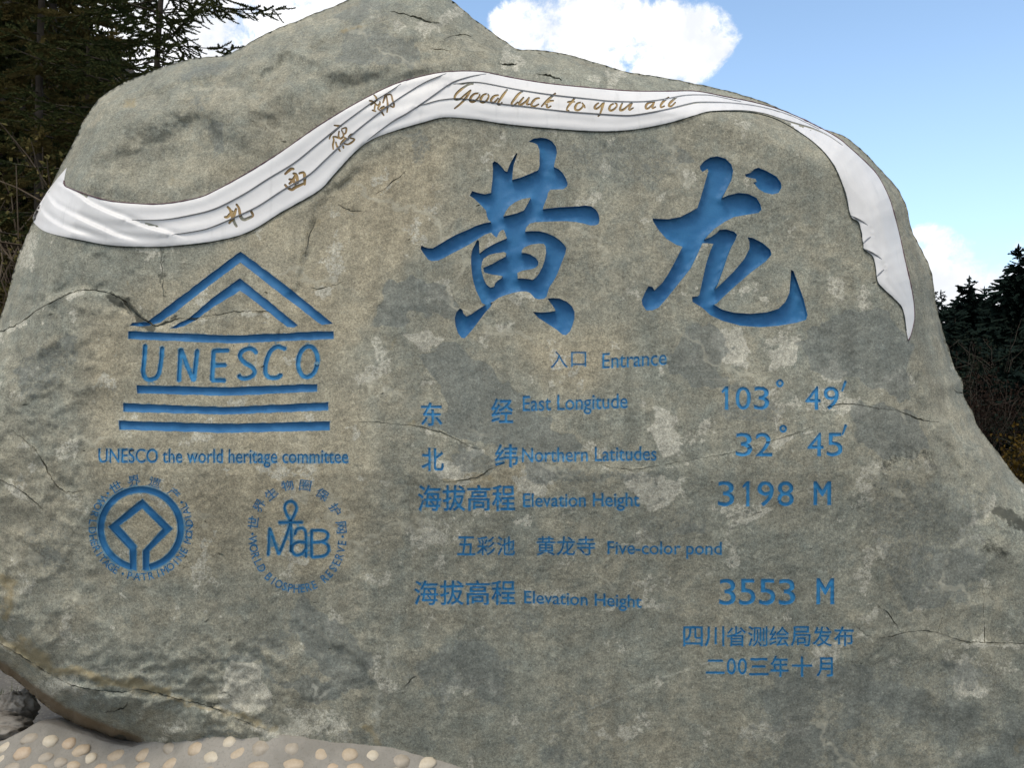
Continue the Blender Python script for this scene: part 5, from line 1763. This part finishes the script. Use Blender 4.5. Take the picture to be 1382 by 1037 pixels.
tag(spruce('spruce_tree', at_ground(-40, 9.0, hill_l), 9.5, 0.4, 2.4, 0.32, r_, 0.09, m_spruce, gapf=0.05, shoot_l=0.16, shoot_w=0.055, droop=0.35), 'big shaded spruce at the far left, mostly outside the frame', 'tree')
tag(spruce('spruce_tree', at_ground(60, 12.0, hill_l), 6.5, 0.4, 2.2, 0.32, r_, 0.09, m_spruce, gapf=0.05, shoot_l=0.17, shoot_w=0.062, droop=0.3), 'shaded spruce high on the bank behind the straight grey trunk', 'tree')


def dup_tree(src, loc, sc, rot, label, group):
    r = src.copy()
    COL.objects.link(r)
    r.location = loc
    r.scale = (sc, sc, sc)
    r.rotation_euler = (0, 0, rot)
    r['label'] = label
    r['group'] = group
    for ch in list(src.children):
        c = ch.copy()
        COL.objects.link(c)
        c.parent = r
    return r


src_tree = [o for o in bpy.data.objects if o.name.startswith('spruce_tree') and 'dense' in o.get('label', '')][0]
for u, y, sc in ((-150, 13, 1.1), (-260, 10, 1.2), (-320, 16, 1.3), (10, 17, 1.0), (-120, 19, 1.2), (-430, 13, 1.3)):
    dup_tree(src_tree, tuple(at_ground(u, y, hill_l)), sc, u * .7, 'dark spruce in the shaded mass on the bank left of the boulder', 'dark spruces covering the left bank')


# far conifers: fronds with ragged hanging edges
def frond_template(seed=3):
    r = np.random.default_rng(seed)
    V = []
    F = []
    n_ = 9
    for i in range(n_):
        z = i / n_
        for sg in (-1, 1):
            L = (0.42 * (1 - z) ** 0.7 + 0.06) * r.uniform(0.7, 1.2)
            k = len(V)
            V += [(0, 0.02, z), (0, 0.02, z + 0.16), (sg * L, -0.16 * r.uniform(.4, 1.6), z + 0.26 * r.uniform(.6, 1.3)), (sg * L * .55, -0.22 * r.uniform(.5, 1.5), z + 0.02)]
            F += [(k, k + 1, k + 2), (k, k + 2, k + 3)]
    k = len(V)
    V += [(-.04, 0, .8), (.04, 0, .8), (0, -.03, 1.08)]
    F.append((k, k + 1, k + 2))
    return np.array(V), np.array(F)


FR = [frond_template(s) for s in (3, 4, 5)]


def fir(base, H, spread, r, label, group=None, m_leaf=None, dens=1.0, first=[None]):
    root = empty('fir_tree', tuple(base))
    zs = np.linspace(0, H, 8)
    V, F = tube(np.stack([0 * zs, 0 * zs, zs], 1), np.interp(zs, (0, H), (0.020 * H, 0.004)), 7)
    mesh_obj('trunk', V, F, m_bark, root)
    Ms = [[], [], []]
    nw = int((130 + H * 60) * dens)
    for i in range(nw):
        f = 1 - (1 - (i + r.random()) / nw) ** 0.62
        z = H * (0.04 + 0.955 * f)
        lay = 0.84 + 0.26 * math.sin(z * 6.3 + 1.3 * math.sin(z * 2.3))
        l = (spread * (1 - f) ** 0.68 * r.uniform(0.55, 1.12) * lay + 0.10) * (1.0 + 0.22 * (r.random() < .1))
        a = r.uniform(0, 6.283)
        d = np.array((math.cos(a), math.sin(a), r.uniform(-0.45, 0.0) + 0.6 * max(0, f - .88) / .12))
        for q0, q1 in ((0.0, 0.55), (0.32, 0.45), (0.6, 0.42)):
            p = np.array((0, 0, z)) + d * l * q0
            Ms[r.integers(0, 3)].append(mk(d + 0.35 * r.normal(size=3), p, l * q1 + .08, (l * q1 + .08) * r.uniform(.6, 0.95)))
    Ms[0].append(mk((0, 0, 1), (0, 0, H - .35), .38, .22))
    Vs, Fs, o = [], [], 0
    for (tv, tf), M in zip(FR, Ms):
        if M:
            v_, f_ = batch(tv, tf, M)
            Vs.append(v_)
            Fs.append(f_ + o)
            o += len(v_)
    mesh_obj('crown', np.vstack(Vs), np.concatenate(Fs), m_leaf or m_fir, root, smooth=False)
    return tag(root, label, 'tree', group)


def fir_px(u, vtop, y, spread, label, group=None, dens=1.0):
    b_ = at_ground(u, y, hill_r)
    top = P(np.array([float(u)]), np.array([float(vtop)]), np.array([float(y)]))[0]
    return fir(b_, top[2] - b_[2], spread, r_, label, group, dens=dens)


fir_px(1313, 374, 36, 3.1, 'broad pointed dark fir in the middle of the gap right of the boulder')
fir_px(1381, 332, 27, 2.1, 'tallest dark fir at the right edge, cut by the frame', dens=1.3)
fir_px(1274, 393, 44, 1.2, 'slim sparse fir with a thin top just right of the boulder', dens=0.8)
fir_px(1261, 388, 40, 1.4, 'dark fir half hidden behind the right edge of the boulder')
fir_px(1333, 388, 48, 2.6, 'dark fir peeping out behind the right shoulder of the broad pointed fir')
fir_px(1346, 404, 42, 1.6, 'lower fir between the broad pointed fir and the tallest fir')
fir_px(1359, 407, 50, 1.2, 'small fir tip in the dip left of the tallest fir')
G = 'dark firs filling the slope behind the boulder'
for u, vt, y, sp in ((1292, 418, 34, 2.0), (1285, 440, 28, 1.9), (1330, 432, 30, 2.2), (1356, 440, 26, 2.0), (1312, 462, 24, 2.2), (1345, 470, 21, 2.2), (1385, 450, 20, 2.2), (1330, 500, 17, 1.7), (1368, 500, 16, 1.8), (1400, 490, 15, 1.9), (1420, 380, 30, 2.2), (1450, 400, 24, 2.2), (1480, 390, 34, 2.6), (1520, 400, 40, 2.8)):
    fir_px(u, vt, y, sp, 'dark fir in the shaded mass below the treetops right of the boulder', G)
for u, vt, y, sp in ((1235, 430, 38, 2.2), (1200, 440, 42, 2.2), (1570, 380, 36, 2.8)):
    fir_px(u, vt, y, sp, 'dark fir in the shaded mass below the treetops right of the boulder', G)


# leafy and bare shrubs
def leaf_template():
    V = np.array([(0, 0, 0), (.5, .12, .45), (0, 0, 1.1), (-.5, .12, .45)])
    return V, np.array([(0, 1, 2), (0, 2, 3)])


LV, LF = leaf_template()


def shrub(name, base, H, Wd, r, m_leaf, label, nst=18, leaves=900, leaf=0.06, group=None, cat='shrub', m_stem=None):
    root = empty(name, tuple(base))
    bV, bF, nb = [], [], 0
    tips = []
    for i in range(nst):
        a = r.uniform(0, 6.28)
        rad = Wd * r.uniform(0.15, 1.0)
        s = np.linspace(0, 1, 8)
        h_ = H * r.uniform(0.55, 1.05)
        c = np.stack([math.cos(a) * rad * s ** 1.3, math.sin(a) * rad * s ** 1.3, h_ * s ** 0.9], 1) + 0.04 * H * r.normal(size=(8, 3)) * s[:, None]
        V, F = tube(c, np.linspace(0.006, 0.0018, 8) * (0.6 + H * 0.5), 4)
        bV.append(V); bF.append(F + nb); nb += len(V)
        for k in range(5):
            q = r.integers(3, 8)
            d = (c[q] - c[q - 1]) / np.linalg.norm(c[q] - c[q - 1]) + 0.8 * r.normal(size=3)
            l = H * r.uniform(.12, .3)
            p1 = c[q] + d / np.linalg.norm(d) * l
            V, F = tube(np.linspace(c[q], p1, 4) + 0.02 * l * r.normal(size=(4, 3)), np.linspace(.004, .0012, 4) * (0.6 + H * .5), 3)
            bV.append(V); bF.append(F + nb); nb += len(V)
            tips += [p1, (p1 + c[q]) / 2, c[q]]
    mesh_obj('stem', np.vstack(bV), np.concatenate(bF), m_stem or m_twig, root)
    if leaves:
        M = []
        for i in range(leaves):
            p = tips[r.integers(0, len(tips))] + 0.10 * Wd * r.normal(size=3)
            M.append(mk(rnd_unit(r) + (0, 0, .3), p, leaf * r.uniform(.6, 1.3), leaf * r.uniform(.5, 1.0), r.uniform(0, 6)))
        V, F = batch(LV, LF, M)
        mesh_obj('foliage', V, F, m_leaf, root, smooth=False)
    return tag(root, label, cat, group)


def shrub_px(name, u, vtop, y, Wd, m_leaf, label, fn, **kw):
    b_ = at_ground(u, y, fn)
    top = P(np.array([float(u)]), np.array([float(vtop)]), np.array([float(y)]))[0]
    return shrub(name, b_, max(0.4, top[2] - b_[2]), Wd, r_, m_leaf, label, **kw)


shrub_px('autumn_shrub', 1384, 590, 10, 0.42, m_yellow, 'yellow autumn shrub beside the lower right edge of the boulder', None, leaves=1500, leaf=0.06)
shrub_px('russet_shrub', 1322, 528, 13, 1.0, m_red, 'russet brown bush against the dark trees right of the boulder', None, leaves=3600, leaf=0.05, nst=26, m_stem=m_bark)
shrub_px('russet_shrub', 1362, 548, 15, 1.1, m_red, 'dull russet bush behind the yellow shrub', None, leaves=3600, leaf=0.05, nst=26, m_stem=m_bark)
shrub_px('green_shrub', 1345, 470, 17, 1.3, m_green, 'dull green bush under the broad pointed fir', None, leaves=3600, leaf=0.06, nst=24, m_stem=m_bark)
shrub_px('green_shrub', 1395, 560, 13, 0.8, m_green, 'dull green bush at the right edge above the yellow shrub', None, leaves=3000, leaf=0.05, nst=22, m_stem=m_bark)
# left bank
shrub_px('bare_shrub', 15, 205, 3.6, 0.7, m_spruce2, 'tangle of pale bare twigs at the left edge beside the boulder', hill_l, leaves=300, nst=6, leaf=0.04)
shrub_px('bare_shrub', 60, 175, 5.0, 0.8, m_spruce2, 'thin bare shrub between the straight trunk and the boulder', hill_l, leaves=300, nst=5, leaf=0.04)
shrub_px('russet_shrub', 30, 190, 7.5, 0.9, m_red, 'brown withered bush on the left bank behind the bare twigs', hill_l, leaves=1500, leaf=0.07)
shrub_px('green_shrub', 20, 300, 4.2, 0.6, m_spruce2, 'olive green undergrowth bush at the left edge below the ribbon end', hill_l, leaves=2600, leaf=0.05)
shrub_px('green_shrub', 75, 80, 8.5, 1.2, m_spruce, 'dark green bush high on the left bank', hill_l, leaves=2500, leaf=0.08)

# small stones and a grass tuft under the overhang at the lower left
m_stone = paint_mat('rough_grey_stone', (0.17, 0.15, 0.125), (0.26, 0.235, 0.20), (0.06, 0.055, 0.05), 0.8, 20)
for (u, v, y, a, b_, c_, lab_) in ((22, 958, 0.75, .085, .09, .085, 'rough pitted grey stone behind the cement under the boulder overhang'), (-12, 985, 0.55, .16, .12, .06, 'flat grey stone slab at the lower left corner beside the cement')):
    V, F = sphere_uv(90, 54)
    bmp = 1 + 0.30 * perlin(V[:, 0] * 1.8 + a * 90, V[:, 1] * 1.8 + V[:, 2] * 1.5) + 0.16 * ridged(V[:, 0] * 2.4 + a * 50, V[:, 2] * 2.4 + V[:, 1] * 2, 4)
    V = V * bmp[:, None] * (a, b_, c_)
    c0 = P(np.array([float(u)]), np.array([float(v)]), np.array([float(y)]))[0]
    tag(mesh_obj('stone', V + (0, 0, c_ * .0), F, m_stone, loc=tuple(c0)), lab_, 'stone')
gM = []
g0 = P(np.array([3.0]), np.array([965.0]), np.array([0.95]))[0]
for i in range(90):
    d = np.array((r_.normal() * .5, r_.normal() * .5, 1.0))
    gM.append(mk(d, r_.normal(size=3) * (.05, .05, 0), r_.uniform(.06, .16), .006, r_.uniform(0, 6)))
V, F = batch(LV, LF, gM)
m_grass = leaf_mat('grass_blades', (0.06, 0.085, 0.03), (0.10, 0.11, 0.045), (0.25, 0.25, 0.2), 10)
tag(mesh_obj('grass_tuft', V, F, m_grass, loc=tuple(g0), smooth=False), 'little grass tuft at the left edge beside the grey stone', 'grass')
print('done')
